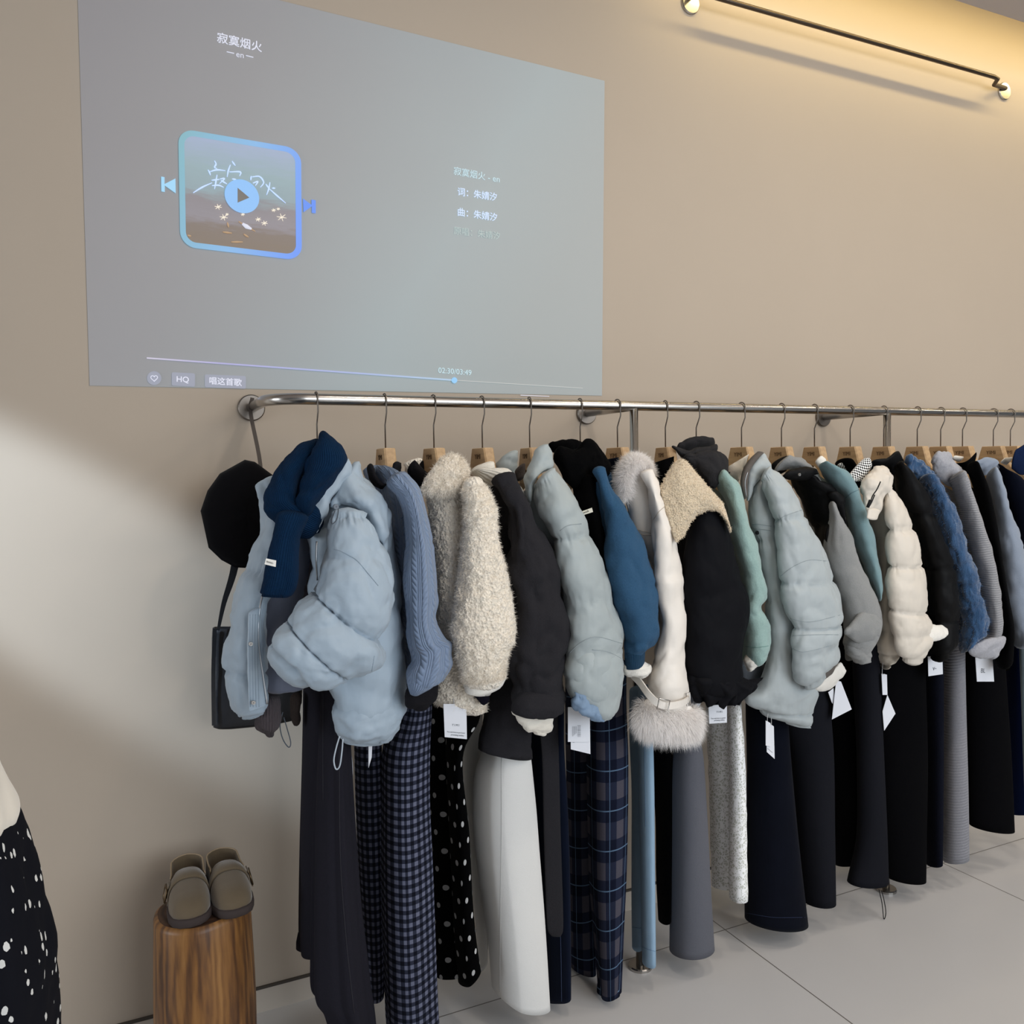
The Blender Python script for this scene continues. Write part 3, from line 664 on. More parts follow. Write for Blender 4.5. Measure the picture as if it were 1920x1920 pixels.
# -- first jacket, turned to the front
def puffer_blue():
    g = garment('puffer_jacket', 'oversized pale blue hooded puffer jacket, first on the rail, open at the front', 'jacket', (600, 1150))
    L('lining', g, M_LIN, '500,960,600,950,.03;498,1060,598,1060,.03;490,1180,590,1180,.03;492,1290,572,1290,.02', (-.36, -.36), caps='rr', wr=(.02, 11), n=48)
    L('left_front', g, M_PALE, '480,925,545,905,.03;492,985,545,985,.04;462,1060,520,1060,.045;440,1125,505,1125,.045;426,1200,498,1200,.05;422,1258,500,1262,.045;434,1330,498,1322,.035;450,1345,490,1335,.02', (-.40, -.45), seams=[0, 2.1, 3.6, 5.0, 6.6, 7], amp=.008, wr=(.012, 16), n=56, gather=.006)
    pl = L('zip_placket', g, M_PALE, '466,1150,489,1140,.008;464,1200,492,1200,.009;464,1260,496,1260,.009;466,1332,500,1320,.008', (-.50, -.49), ex=3.0, wr=(.003, 30), sub=6)
    for dx in (4, 9, 14, 19): seamline('stitch_line', g, [(465+dx, 1152), (464+dx, 1220), (465+dx*1.1, 1326)], -.5115, M_PALE_D, .0007)
    tube('zip', [P(494, 1108, -.475), P(486, 1150, -.495), P(485, 1200, -.50), P(493, 1265, -.50), P(501, 1320, -.498)], .0022, steel('zip_metal', '#c8ccd0', .35), g, 8, sub=5)
    for x, y in ((470, 1207), (475, 1317)): disc('snap', P(x, y, -.511), .0048, .004, (0, -1, 0), M_STEEL, g, 16)
    L('right_body', g, M_PALE, '592,905,690,900,.04;588,960,728,960,.07;588,1020,736,1020,.08;586,1095,750,1100,.09;596,1190,759,1190,.09;612,1285,759,1285,.08;622,1340,754,1335,.07;640,1384,722,1390,.03', (-.44, -.46), wr=(.022, 9), n=64, gather=.006, seams=[0, 5.1, 7.2], amp=.008)
    tube('zip', [P(594, 1015, -.53), P(593, 1050, -.535), P(595, 1088, -.53)], .002, MATS['zip_metal'], g, 8, sub=4)
    L('sleeve', g, M_PALE, '622,968,694,968,.03;613,1020,722,1045,.07;604,1068,737,1125,.09;584,1108,712,1200,.095;559,1136,713,1242,.10;537,1163,655,1275,.095;518,1188,604,1284,.085;514,1200,585,1285,.07', (-.56, -.58), seams=[0, 3.0, 5.0, 7.2], amp=.015, wr=(.017, 11), n=110, sub=14, gather=.008)
    seamline('armhole_seam', g, [(626, 1030), (640, 1034), (668, 1050), (690, 1075), (709, 1098)], -.672, M_PALE_D)
    L('hem', g, M_PALE, '620,1338,756,1325,.06;634,1372,748,1362,.055;646,1388,730,1388,.03', (-.47, -.48), wr=(.012, 26), n=64, caps='ro')
    seamline('pocket_seam', g, [(702, 1230), (690, 1290), (662, 1368)], -.552, M_PALE_D, .0010)
    L('collar', g, M_PALE, '585,925,652,862,.012;576,938,658,882,.016;582,962,646,905,.018;588,985,628,930,.014;594,1000,612,960,.006', (-.53, -.53), wr=(.010, 22), n=48)
    L('hood', g, M_PALE, '622,950,672,868,.03;645,953,690,905,.05;672,958,712,925,.055;694,980,728,960,.05;708,1008,732,1000,.04;720,1036,729,1036,.02', (-.52, -.50), wr=(.018, 14), n=56)
    L('collar_flap', g, M_PALE, '478,912,520,893,.012;486,938,535,925,.02;497,975,545,965,.012', (-.42, -.43), wr=(.008, 20))
    for pts in ([(628, 958), (622, 975), (624, 982), (632, 972), (634, 950), (626, 948)],): tube('drawcord', [P(x, y, -.60) for x, y in pts], .0012, plain('dark_cord', '#4a5058'), g, 6, sub=5)
    disc('cord_stop', P(629, 950, -.60), .006, .008, (0, -1, 0), plain('cord_stop_grey', '#6a727c', .5), g, 12)
    tube('drawcord', [P(x, y, -.52) for x, y in ((637, 1380), (631, 1400), (626, 1425), (630, 1442), (637, 1436), (641, 1410), (643, 1385))], .0017, plain('pale_cord', '#aeb8c2'), g, 8, sub=5)
    tube('drawcord', [P(x, y, -.40) for x, y in ((530, 1335), (525, 1360), (530, 1385), (541, 1401), (545, 1392), (538, 1365), (532, 1345))], .0013, MATS['dark_cord'], g, 8, sub=5)
    k = garment('knit_cardigan', 'mauve grey knit worn inside the pale blue puffer, ribbed cuff hanging below it', 'cardigan', (505, 1350))
    MR = ribbed('mauve_rib', '#5a5255', .006)
    L('cuff', k, MR, '480,1318,526,1312,.03;479,1345,527,1338,.03;481,1364,525,1360,.028;496,1376,515,1374,.02', (-.42, -.43), wr=(.008, 24), caps='rr')
    L('front_edge', k, wool('mauve_grey_knit', '#4e474c'), '583,1040,594,1040,.012;578,1075,593,1078,.014;570,1110,585,1112,.014;560,1150,572,1155,.012', (-.43, -.44), wr=(.004, 40))
    L('sleeve_end', k, wool('brown_grey_knit', '#3c3431'), '544,1308,566,1305,.018;545,1335,564,1335,.018;549,1357,561,1356,.012', (-.30, -.32), wr=(.006, 30))
puffer_blue()
def scarf_navy():
    g = garment('knitted_scarf', 'navy blue knitted scarf with a small white label, looped round the first hanger', 'scarf', (560, 960))
    M = ribbed('navy_knit', '#123457', .0042, .7, mott=.3)
    L('tail', g, M, '517,965,580,975,.03;508,1000,566,1005,.034;499,1045,560,1045,.036;489,1085,556,1088,.034;484,1110,549,1112,.026;492,1117,540,1119,.02', (-.555, -.565), caps='ro', wr=(.010, 9), n=56, ex=2.4)
    L('loop_under', g, M, '592,824,606,846,.02;556,836,588,862,.03;524,866,572,892,.04;508,905,560,915,.045;496,942,562,932,.05;506,968,580,938,.055;540,996,594,948,.055;574,1010,598,956,.045;594,1002,600,966,.02', (-.50, -.52), wr=(.014, 11), n=64)
    L('loop_front', g, M, '598,824,616,818,.03;586,846,640,842,.05;574,876,652,868,.06;562,905,626,902,.06;552,934,596,938,.05;560,956,584,960,.03', (-.53, -.54), wr=(.016, 10), n=64)
    o, q, nn = card('label', [(499, 1047), (518, 1051), (517, 1063), (496, 1058)], -.612, plain('white_label', '#e6e4de', .9), g)
    text('label_text', 'ioooo-', q[3]*.45+q[0]*.55+(q[1]-q[0])*.12+nn*.0012, q[2]*.5+q[1]*.5-(q[1]-q[0])*.25+nn*.0012, (0, 0, 1), plain('label_ink', '#30302e'), o)
scarf_navy()
def tagcard(label, pts, Y, string=None, body=(), name='price_tag', front=True):
    """A hanging price tag: card, loop of string and its print (fractions down the card)."""
    q0 = P(*pts[0], Y if not hasattr(Y, '__len__') else Y[0])
    g = thing(name, q0, label, 'price tag', 'white price tags')
    o, q, nn = card('card', pts, Y, plain('tag_card', '#dcdee4', .7), g)
    if string: tube('string', [P(x, y, (Y if not hasattr(Y, '__len__') else Y[0])-.001) for x, y in string], .0008, plain('tag_string', '#cfcfd0'), g, 6, sub=4)
    ink = plain('tag_ink', '#5a5e66', .9)
    for (tx_, u0, u1, v) in body:
        a = q[0]*(1-v)+q[3]*v; b = q[1]*(1-v)+q[2]*v
        text('tag_print', tx_, a+(b-a)*u0+nn*.0006, a+(b-a)*u1+nn*.0006, q[0]-q[3], ink, o, .0001)
    return g, q, nn
TXT = [('Y I M I', .34, .66, .62), ('You only have to good your', .10, .92, .83), ('promising clothes', .28, .86, .91)]
def cardigan_blue():
    t = garment('turtleneck', 'dark charcoal turtleneck worn under the blue cable cardigan', 'sweater', (720, 890))
    MC = wool('charcoal_knit', '#2b2a2e', .4)
    L('neck', t, MC, '690,876,752,868,.02;690,890,752,884,.022;696,915,748,910,.02', (-.245, -.26), caps='or', wr=(.006, 24))
    L('front_neck', t, MC, '688,880,698,872,.014;694,902,708,893,.02;708,915,718,906,.022;724,914,726,904,.022;738,904,732,893,.02;752,874,738,870,.016', (-.40, -.42), caps='rr', wr=(.004, 30))
    L('sleeve_cuff', t, MC, '762,1296,820,1272,.03;760,1308,822,1290,.035;763,1322,818,1310,.03;776,1328,806,1322,.016', (-.52, -.54), caps='rr', wr=(.008, 24))
    g = garment('cable_cardigan', 'light blue cable knit cardigan second on the rail', 'cardigan', (775, 1080))
    MB = cable('blue_cable_knit', '#8496b2')
    L('body', g, MB, '680,890,755,890,.05;690,925,772,920,.06;700,980,780,980,.06;708,1050,786,1050,.06;722,1150,790,1150,.06;738,1260,790,1260,.05', (-.30, -.46), wr=(.008, 9), n=56)
    L('sleeve', g, MB, '726,912,764,886,.03;745,935,788,918,.05;758,968,800,962,.06;760,1030,813,1026,.06;757,1100,821,1110,.058;760,1160,818,1160,.055;763,1205,832,1192,.055;770,1222,848,1206,.05;772,1238,846,1226,.05;762,1262,846,1246,.05;764,1284,830,1276,.045', (-.53, -.55), wr=(.007, 12), n=72, caps='ro')
    L('ribbed_cuff', g, ribbed('blue_rib', '#8496b2', .006), '763,1268,832,1262,.045;764,1285,815,1284,.042;768,1298,788,1300,.03', (-.53, -.55), caps='ro', n=48)
    seamline('armhole_seam', g, [(752, 972), (768, 966), (786, 966), (800, 966)], -.612, plain('blue_stitch', '#5f7596', .9), .0012)
    disc('button', P(706, 928, -.50), .005, .003, (0, -1, 0), plain('dark_button', '#22242a', .4), g, 14)
    seamline('front_edge', g, [(712, 912), (714, 930), (715, 960)], -.505, MATS['blue_stitch'], .0014)
cardigan_blue()
def coat_fleece():
    t = garment('turtleneck', 'black turtleneck folded inside the collar of the cream fleece coat', 'sweater', (795, 890))
    L('neck', t, MATS['charcoal_knit'], '776,866,832,862,.02;774,885,830,880,.022;780,905,822,900,.02', (-.245, -.26), caps='or')
    L('front_neck', t, MATS['charcoal_knit'], '764,886,780,862,.014;772,900,790,876,.02;782,914,802,888,.022;794,920,812,890,.02', (-.40, -.42), caps='rr', wr=(.004, 30))
    L('sleeve_cuff', t, wool('navy_black_knit', '#1e1c2a', .4), '884,1296,918,1296,.018;890,1308,916,1312,.018;900,1317,910,1318,.01', (-.52, -.53), wr=(.008, 30))
    g = garment('fleece_coat', 'thick cream fleece coat with a wide fluffy collar, third on the rail', 'coat', (880, 1080))
    MS = shaggy('cream_fleece', '#f0e6d6')
    kw = dict(n=140, sub=24, wr=(.0075, 58))
    L('front_body', g, MS, '800,925,872,900,.05;806,980,880,960,.055;814,1040,880,1040,.06;818,1140,868,1140,.06;816,1240,905,1240,.06;813,1306,912,1310,.05;820,1318,910,1334,.03', (-.44, -.48), caps='rr', key='fb', **kw)
    L('sleeve', g, MS, '866,915,908,905,.04;868,960,930,950,.06;866,1010,934,1010,.065;858,1080,951,1078,.07;849,1140,963,1140,.075;847,1195,968,1190,.075;858,1245,952,1232,.065;864,1270,948,1256,.055;870,1278,946,1268,.05', (-.54, -.57), caps='rr', key='sl', **kw)
    L('collar', g, MS, '788,920,822,866,.018;800,926,846,852,.026;822,932,868,862,.03;846,932,876,880,.028;864,924,874,896,.016', (-.52, -.53), key='co', **kw)
    L('collar_far', g, MS, '757,872,790,862,.016;762,886,784,884,.018;770,892,780,890,.01', (-.36, -.38), **kw)
    MF = fur_mat('cream_fibre', (.92, .86, .77))
    fur('pile', g, MF, 'sl', 22000, .009, .1, .0005, 1.0, 1.3); fur('pile', g, MF, 'co', 9000, .011, .1, .0005, 1.0, 1.3); fur('pile', g, MF, 'fb', 10000, .009, .1, .0005, 1.0, 1.3)
    s = garment('white_shirt', 'white shirt cuff showing at the end of the cream fleece sleeve', 'shirt', (905, 1285))
    L('cuff', s, wool('white_cotton', '#dedad2', .08), '868,1268,948,1262,.05;868,1282,947,1274,.05;870,1297,938,1288,.045;880,1300,920,1300,.03', (-.53, -.55), caps='ro', wr=(.006, 24))
    seamline('cuff_stitch', s, [(868, 1287), (900, 1287), (946, 1274)], -.597, plain('white_stitch', '#b8b4ac'), .0008)
    tagcard('large white price tag hanging below the cream fleece coat', [(831.5, 1320), (874.5, 1320), (875.5, 1386), (834, 1382)], -.50, [(850, 1300), (851, 1320)], TXT)
coat_fleece()
def jacket_charcoal():
    h = garment('hooded_top', 'white hooded top under the charcoal wool jacket, with a scrunched white cuff', 'hoodie', (940, 900))
    MW = ribbed('white_rib', '#d8d2c6', .008, .6); MP = wool('white_jersey', '#dcd6ca', .07)
    L('hood_edge', h, MW, '886,888,912,878,.02;898,905,934,876,.028;915,915,955,882,.03;940,905,970,902,.028;962,925,982,925,.022;978,950,990,950,.012', (-.46, -.50), wr=(.005, 20))
    L('hood_inside', h, MP, '884,884,928,868,.02;890,900,930,890,.025;900,912,925,905,.015', (-.40, -.42), caps='rr', wr=(.008, 20))
    L('cuff', h, MP, '962,1335,1040,1340,.03;972,1352,1040,1352,.034;982,1367,1034,1366,.03;998,1372,1024,1374,.02', (-.54, -.55), wr=(.014, 26), n=56, caps='rr')
    g = garment('wool_jacket', 'dark charcoal wool jacket with turned back cuffs, beside the cream fleece coat', 'jacket', (1000, 1150))
    MC = wool('charcoal_wool', '#37363a', .35, 300, .5)
    L('body', g, MC, '918,905,972,905,.04;926,960,990,960,.05;930,1040,1000,1040,.055;945,1140,1000,1140,.055;938,1240,1004,1240,.06;914,1300,1004,1300,.06;904,1360,1000,1370,.055;900,1402,997,1422,.045', (-.40, -.47), caps='ro', wr=(.010, 9), n=56)
    L('inner_side', g, MC, '886,915,930,915,.04;900,1000,950,1000,.05;905,1150,960,1150,.05;900,1300,950,1300,.05', (-.18, -.42))
    L('sleeve', g, MC, '920,908,968,888,.03;940,930,985,935,.05;953,970,1007,993,.062;956,1050,1032,1048,.066;960,1110,1053,1106,.07;965,1180,1068,1185,.072;952,1228,1064,1224,.075;955,1260,1058,1256,.07;966,1285,1058,1284,.06;970,1312,1062,1308,.055', (-.54, -.56), wr=(.028, 9), n=80)
    L('turned_cuff', g, MC, '962,1306,1061,1304,.06;960,1318,1061,1316,.064;961,1332,1057,1334,.06;980,1338,1046,1340,.045', (-.54, -.56), caps='ro', wr=(.006, 20), n=56)
    seamline('armhole_seam', g, [(955, 1014), (985, 1018), (1008, 1004)], -.617, plain('charcoal_stitch', '#232226'), .0012)
jacket_charcoal()
def puffer_sage():
    g = garment('puffer_jacket', 'sage grey puffer jacket with a tall collar and rolled sleeve, fifth from the left', 'jacket', (1090, 1150))
    M = nylon('sage_nylon', '#a4adae'); MD = plain('sage_stitch', '#949da0')
    L('body', g, M, '975,935,1060,910,.05;990,1000,1090,990,.06;1020,1060,1100,1060,.065;1045,1120,1100,1120,.06;1060,1240,1110,1240,.06', (-.44, -.49), seams=[0, 1.5, 3, 4], amp=.010, wr=(.010, 11), n=56)
    L('sleeve', g, M, '1004,915,1045,880,.03;1010,955,1085,950,.055;1035,1010,1108,1002,.065;1043,1060,1134,1062,.072;1053,1105,1150,1122,.078;1064,1175,1168,1190,.08;1060,1215,1170,1205,.08;1058,1250,1169,1240,.08;1063,1285,1166,1284,.078;1074,1308,1158,1328,.07', (-.54, -.56), seams=[0, 2.0, 4.1, 6.3, 9], amp=.006, wr=(.014, 11), n=80, gather=.003)
    L('rolled_cuff', g, M, '1062,1228,1169,1228,.082;1059,1262,1168,1262,.086;1064,1296,1164,1300,.082;1084,1318,1158,1330,.07;1104,1332,1147,1345,.05', (-.54, -.56), caps='ro', wr=(.007, 13), n=72)
    L('cuff_lining', g, denim('chambray_lining', '#6f86a2', '#8fa6bf'), '1074,1300,1110,1306,.03;1072,1318,1124,1324,.036;1086,1332,1132,1338,.034;1108,1346,1134,1350,.02', (-.585, -.60), wr=(.014, 26), n=48)
    L('collar', g, M, '1000,848,1030,834,.014;991,872,1037,852,.026;982,895,1036,876,.034;982,918,1010,890,.03;986,938,1000,918,.018;990,949,996,940,.008', (-.50, -.52), wr=(.008, 18), n=48)
    L('collar_far', g, M, '930,872,970,846,.02;936,885,970,868,.025;952,895,968,890,.012', (-.32, -.34), wr=(.010, 20))
    seamline('armhole_seam', g, [(1050, 995), (1066, 985), (1090, 982)], -.618, MD, .0012)
    seamline('quilt_seam', g, [(1046, 1088), (1090, 1096), (1146, 1088)], 0, MD, .0010); seamline('fold_line', g, [(1066, 1226), (1090, 1204), (1120, 1194), (1166, 1206)], 0, MD, .0012); seamline('fold_line', g, [(1110, 1218), (1140, 1222), (1168, 1236)], 0, MD, .0010)  # one quilt seam, then darker lines drawn along the sleeve folds
    L('taupe_inside', g, wool('taupe_knit', '#5c5450'), '965,885,985,870,.012;968,900,985,890,.014', (-.42, -.43))
    a = tagcard('long pair of white barcode tags hanging below the rolled sage puffer sleeve', [(1070, 1332), (1106, 1338), (1107, 1414), (1070.5, 1405)], -.515, None, [('Γ Ι 6', .05, .16, .80)])
    bc = card('card', [(1065, 1326), (1105, 1326), (1105, 1391), (1065, 1391)], -.520, plain('tag_card', '#dcdee4'), a[0])[0]
    q = [P(x, y, -.5225) for x, y in ((1073, 1362), (1088, 1362), (1088, 1384), (1073, 1384))]
    ink = MATS['tag_ink']
    for k, wd in enumerate((1.6, .8, 1.2, .8, 2, .8, 1.2, .8, 1.6, 1, .8)): u = k/11; ribbon('barcode_bar', [P(1083, 1361+u*22, -.5225), P(1089, 1361+u*22, -.5225)], .0006*wd, .0003, ink, bc, (0, 0, 1), 1)
    for k in range(4): tube('tag_print', [P(1074+k*2.2, 1362, -.5225), P(1074+k*2.2, 1381-k*2, -.5225)], .00035, ink, bc, 4)
puffer_sage()
def scarf_black_sweater_blue():
    g = garment('wool_sweater', 'mid blue wool sweater with its sleeve between the sage puffer and the white leather jacket', 'sweater', (1180, 1060))
    M = wool('blue_wool', '#3a5f80', .28, 260, .5)
    L('body', g, M, '1100,905,1150,890,.04;1112,980,1180,970,.05;1125,1060,1200,1060,.05;1140,1180,1205,1180,.05', (-.40, -.47), wr=(.008, 9))
    L('sleeve', g, M, '1110,890,1140,880,.03;1122,930,1166,938,.045;1132,985,1192,990,.055;1138,1055,1218,1060,.06;1152,1125,1234,1130,.065;1168,1185,1238,1172,.06;1172,1212,1233,1205,.055;1174,1224,1214,1222,.04', (-.54, -.56), wr=(.018, 10), n=64)
    L('cuff', g, ribbed('blue_wool_rib', '#2f5371', .004), '1171,1222,1210,1220,.036;1171,1238,1209,1236,.036;1171,1252,1208,1248,.034', (-.54, -.56), caps='ro')
    t = garment('white_shirt', 'white shirt cuff sticking out below the mid blue sweater cuff', 'shirt', (1195, 1255))
    L('cuff', t, MATS['white_cotton'], '1170,1251,1216,1246,.03;1169,1257,1221,1248,.032;1171,1264,1221,1260,.03;1188,1267,1212,1266,.02', (-.54, -.56), wr=(.006, 40))
    s = garment('wool_scarf', 'black wool scarf with cream label, wrapped over the hanger beside the blue sweater', 'scarf', (1090, 880))
    MB = wool('black_wool', '#0c0c0e', .3)
    L('loop_back', s, MB, '1024,842,1040,826,.02;1040,850,1058,823,.03;1062,858,1078,824,.03;1076,860,1090,828,.02', (-.34, -.36), wr=(.008, 18))
    L('loop', s, MB, '1042,872,1056,838,.03;1060,905,1080,842,.045;1082,924,1104,824,.055;1108,908,1126,842,.05;1130,896,1140,862,.03', (-.47, -.50), wr=(.016, 14), n=64)
    L('tail', s, MB, '1070,900,1116,900,.03;1074,940,1120,940,.035;1086,985,1130,990,.035;1100,1030,1134,1030,.03;1120,1075,1136,1072,.012', (-.46, -.53), wr=(.008, 12))
    lo = card('label', [(1088, 960), (1110, 952), (1112, 960), (1090, 967)], -.545, plain('cream_label', '#d8d4c4'), s)[0]
    q = [P(1091, 962.5, -.5475), P(1104, 957.8, -.5475)]; text('label_text', 'oooob', q[0], q[1], (0, 0, 1), MATS['label_ink'], lo)
scarf_black_sweater_blue()
def jacket_leather():
    n = garment('knit_shirt', 'dark navy knit shirt showing at the neck beside the white fluffy collar', 'top', (1148, 870))
    L('neck', n, wool('dark_navy_knit', '#1d2333', .4), '1138,862,1160,858,.03;1140,885,1165,880,.03;1146,905,1160,900,.02', (-.40, -.44), caps='or')
    g = garment('leather_jacket', 'off white leather jacket with fluffy fur collar, belted cuff and fur trim', 'jacket', (1240, 1150))
    t = NT('white_leather', .48, 0, 0, .4); t.color(lin('#e2dbd2')); t.bump(t.noise(30, None, 4), .2, .006); t.bump(t.noise(260), .1, .001); M = t.m; MD = plain('leather_stitch', '#b2a697')
    L('body', g, M, '1172,925,1215,880,.04;1178,960,1235,940,.05;1190,1000,1250,1000,.05;1208,1040,1255,1040,.05;1222,1090,1255,1090,.05;1228,1200,1262,1200,.05', (-.46, -.50), wr=(.008, 10))
    L('sleeve', g, M, '1200,892,1228,882,.02;1214,930,1248,940,.045;1224,985,1262,990,.055;1225,1050,1275,1052,.06;1229,1116,1282,1116,.062;1238,1180,1285,1184,.062;1226,1230,1285,1235,.066;1218,1270,1287,1268,.07;1218,1292,1290,1298,.065;1230,1325,1290,1322,.05', (-.54, -.56), wr=(.015, 10), n=64)
    seamline('armhole_seam', g, [(1225, 975), (1235, 960), (1251, 946)], -.607, MD, .0012)
    for dy in (0, 7): seamline('pocket_seam', g, [(1193, 992+dy), (1206, 996+dy), (1221, 1000+dy*.6)], -.505, MD, .0010)
    L('fur_base', g, plain('fur_skin', '#f4efe9', .95), '1165,940,1178,930,.02;1160,905,1185,885,.035;1168,872,1200,868,.04;1185,858,1212,868,.04;1204,862,1222,882,.03;1216,888,1224,894,.012', (-.49, -.51), key='fc')
    MF = fur_mat('pale_fur', (.96, .93, .91))
    fur('fur_collar', g, MF, 'fc', 16000, .030, .30, .00045, .4, .8)
    L('fur_cuff_base', g, plain('fur_skin', '#f4efe9', .95), '1206,1316,1300,1330,.03;1200,1336,1306,1342,.045;1202,1352,1304,1358,.045;1216,1366,1296,1374,.03', (-.54, -.56), key='fk', n=56)
    fur('fur_cuff', g, MF, 'fk', 20000, .040, .55, .0005, .25, .6)
    belt = ribbon('belt', [P(1186, 1266, -.53), P(1200, 1280, -.56), P(1216, 1302, -.600), P(1236, 1320, -.632), P(1258, 1323, -.638), P(1280, 1318, -.62), P(1292, 1310, -.585)], .018, .004, M, g, (.25, 0, 1), 6)
    def loop(nm, pts, Y, r): tube(nm, [P(x, y, Y) for x, y in pts], r, M_STEEL, belt, 8, True)
    loop('buckle', [(1236, 1309), (1256, 1314), (1252, 1334), (1232, 1329)], -.648, .0018)
    loop('belt_loop', [(1286, 1300), (1293, 1298), (1295, 1322), (1288, 1324)], -.60, .0016)
jacket_leather()
def coat_cape():
    n = garment('black_sweater', 'black sweater neck showing left of the beige fleece cape collar', 'sweater', (1245, 890))
    L('neck', n, MATS['black_wool'], '1228,868,1264,856,.03;1226,895,1262,885,.035;1232,925,1250,905,.02', (-.44, -.47), caps='or')
    g = garment('cape_coat', 'black coat with a wide beige fleece cape collar and gathered sleeve end', 'coat', (1340, 1150))
    M = nylon('black_cotton', '#12131b', .75)
    L('sleeve', g, M, '1300,955,1345,945,.04;1288,1000,1364,995,.06;1282,1050,1380,1045,.068;1283,1110,1396,1100,.07;1284,1150,1404,1142,.07;1286,1200,1396,1195,.07;1288,1250,1392,1250,.066;1296,1290,1390,1285,.06', (-.53, -.56), wr=(.012, 8), n=72)
    L('body', g, M, '1236,905,1300,930,.04;1240,960,1330,960,.05;1262,1040,1350,1040,.06;1270,1150,1370,1150,.06;1276,1250,1370,1250,.05', (-.20, -.46))
    L('gathered_end', g, M, '1290,1272,1392,1272,.06;1292,1290,1408,1282,.055;1300,1308,1412,1290,.05;1308,1314,1384,1318,.04', (-.54, -.56), caps='ro', fold=(9, .006, .5), wr=(.010, 24), n=90)
    L('flared_corner', g, M, '1380,1276,1382,1312,.012;1400,1275,1398,1306,.014;1418,1272,1412,1290,.010;1431,1270,1428,1275,.004', (-.55, -.56))
    MS = shaggy('beige_fleece', '#e2cfb2', 220)
    L('cape_collar', g, MS, '1238,914,1268,1016,.014;1252,888,1284,1002,.026;1266,868,1297,976,.034;1282,862,1322,958,.038;1306,888,1346,958,.036;1334,920,1362,974,.028;1356,944,1371,998,.014', (-.56, -.60), wr=(.004, 60), n=90, sub=14, key='cc')
    fur('pile', g, plain('beige_fibre', '#ecdcc2', .95, 0, .3, .05), 'cc', 7000, .006, .1, .0006, .8, 1.2)
coat_cape()
def sweater_mint():
    g = garment('wool_sweater', 'mint green wool sweater sleeve hanging right of the black cape coat', 'sweater', (1410, 1080))
    M = wool('mint_wool', '#93aea9', .22, 200)
    L('sleeve', g, M, '1342,912,1362,882,.03;1356,935,1386,908,.045;1366,970,1401,965,.055;1374,1020,1416,1012,.058;1388,1070,1430,1074,.058;1392,1112,1438,1118,.055;1390,1140,1428,1138,.05;1394,1168,1440,1162,.055;1396,1195,1444,1184,.055;1397,1222,1441,1212,.05;1398,1233,1439,1231,.045', (-.50, -.55), wr=(.010, 14), n=64)
    L('body', g, M, '1310,900,1372,895,.04;1330,960,1392,950,.05;1350,1050,1410,1050,.05;1360,1150,1420,1150,.05;1366,1240,1420,1240,.04', (-.18, -.44))
    seamline('cuff_seam', g, [(1398, 1212), (1418, 1214), (1441, 1211)], -.60, plain('mint_stitch', '#5f857e'), .001)
    t = garment('white_shirt', 'white shirt cuff below the mint sweater cuff', 'shirt', (1415, 1240))
    L('cuff', t, MATS['white_cotton'], '1395,1233,1436,1230,.03;1394,1240,1432,1238,.032;1400,1252,1416,1252,.02', (-.51, -.54), wr=(.006, 40))
    s = garment('wool_scarf', 'charcoal grey wool scarf wound over the hanger above the mint sweater', 'scarf', (1310, 860))
    MC = wool('charcoal_felt', '#3a393b', .3)
    L('loop_back', s, MC, '1272,850,1276,828,.02;1290,846,1296,820,.03;1312,842,1320,818,.03;1332,846,1337,820,.02', (-.34, -.36), wr=(.006, 20))
    L('loop_front', s, MC, '1263,842,1268,838,.02;1282,862,1290,844,.035;1306,866,1312,838,.04;1334,856,1340,832,.03', (-.48, -.49), wr=(.010, 20))
    L('fold', s, MC, '1284,866,1300,850,.03;1308,890,1330,845,.045;1328,912,1352,846,.05;1344,915,1366,868,.04;1356,898,1367,884,.02', (-.50, -.52), wr=(.012, 18), n=56)
    u = garment('grey_skirt', 'small strip of slate grey cloth between mint cuff and pale puffer hem', 'skirt', (1410, 1270))
    L('cloth', u, wool('slate_cloth', '#6c7178', .15), '1388,1245,1436,1250,.03;1390,1275,1434,1275,.03;1394,1300,1420,1300,.03', (-.40, -.42), caps='ro')
sweater_mint()
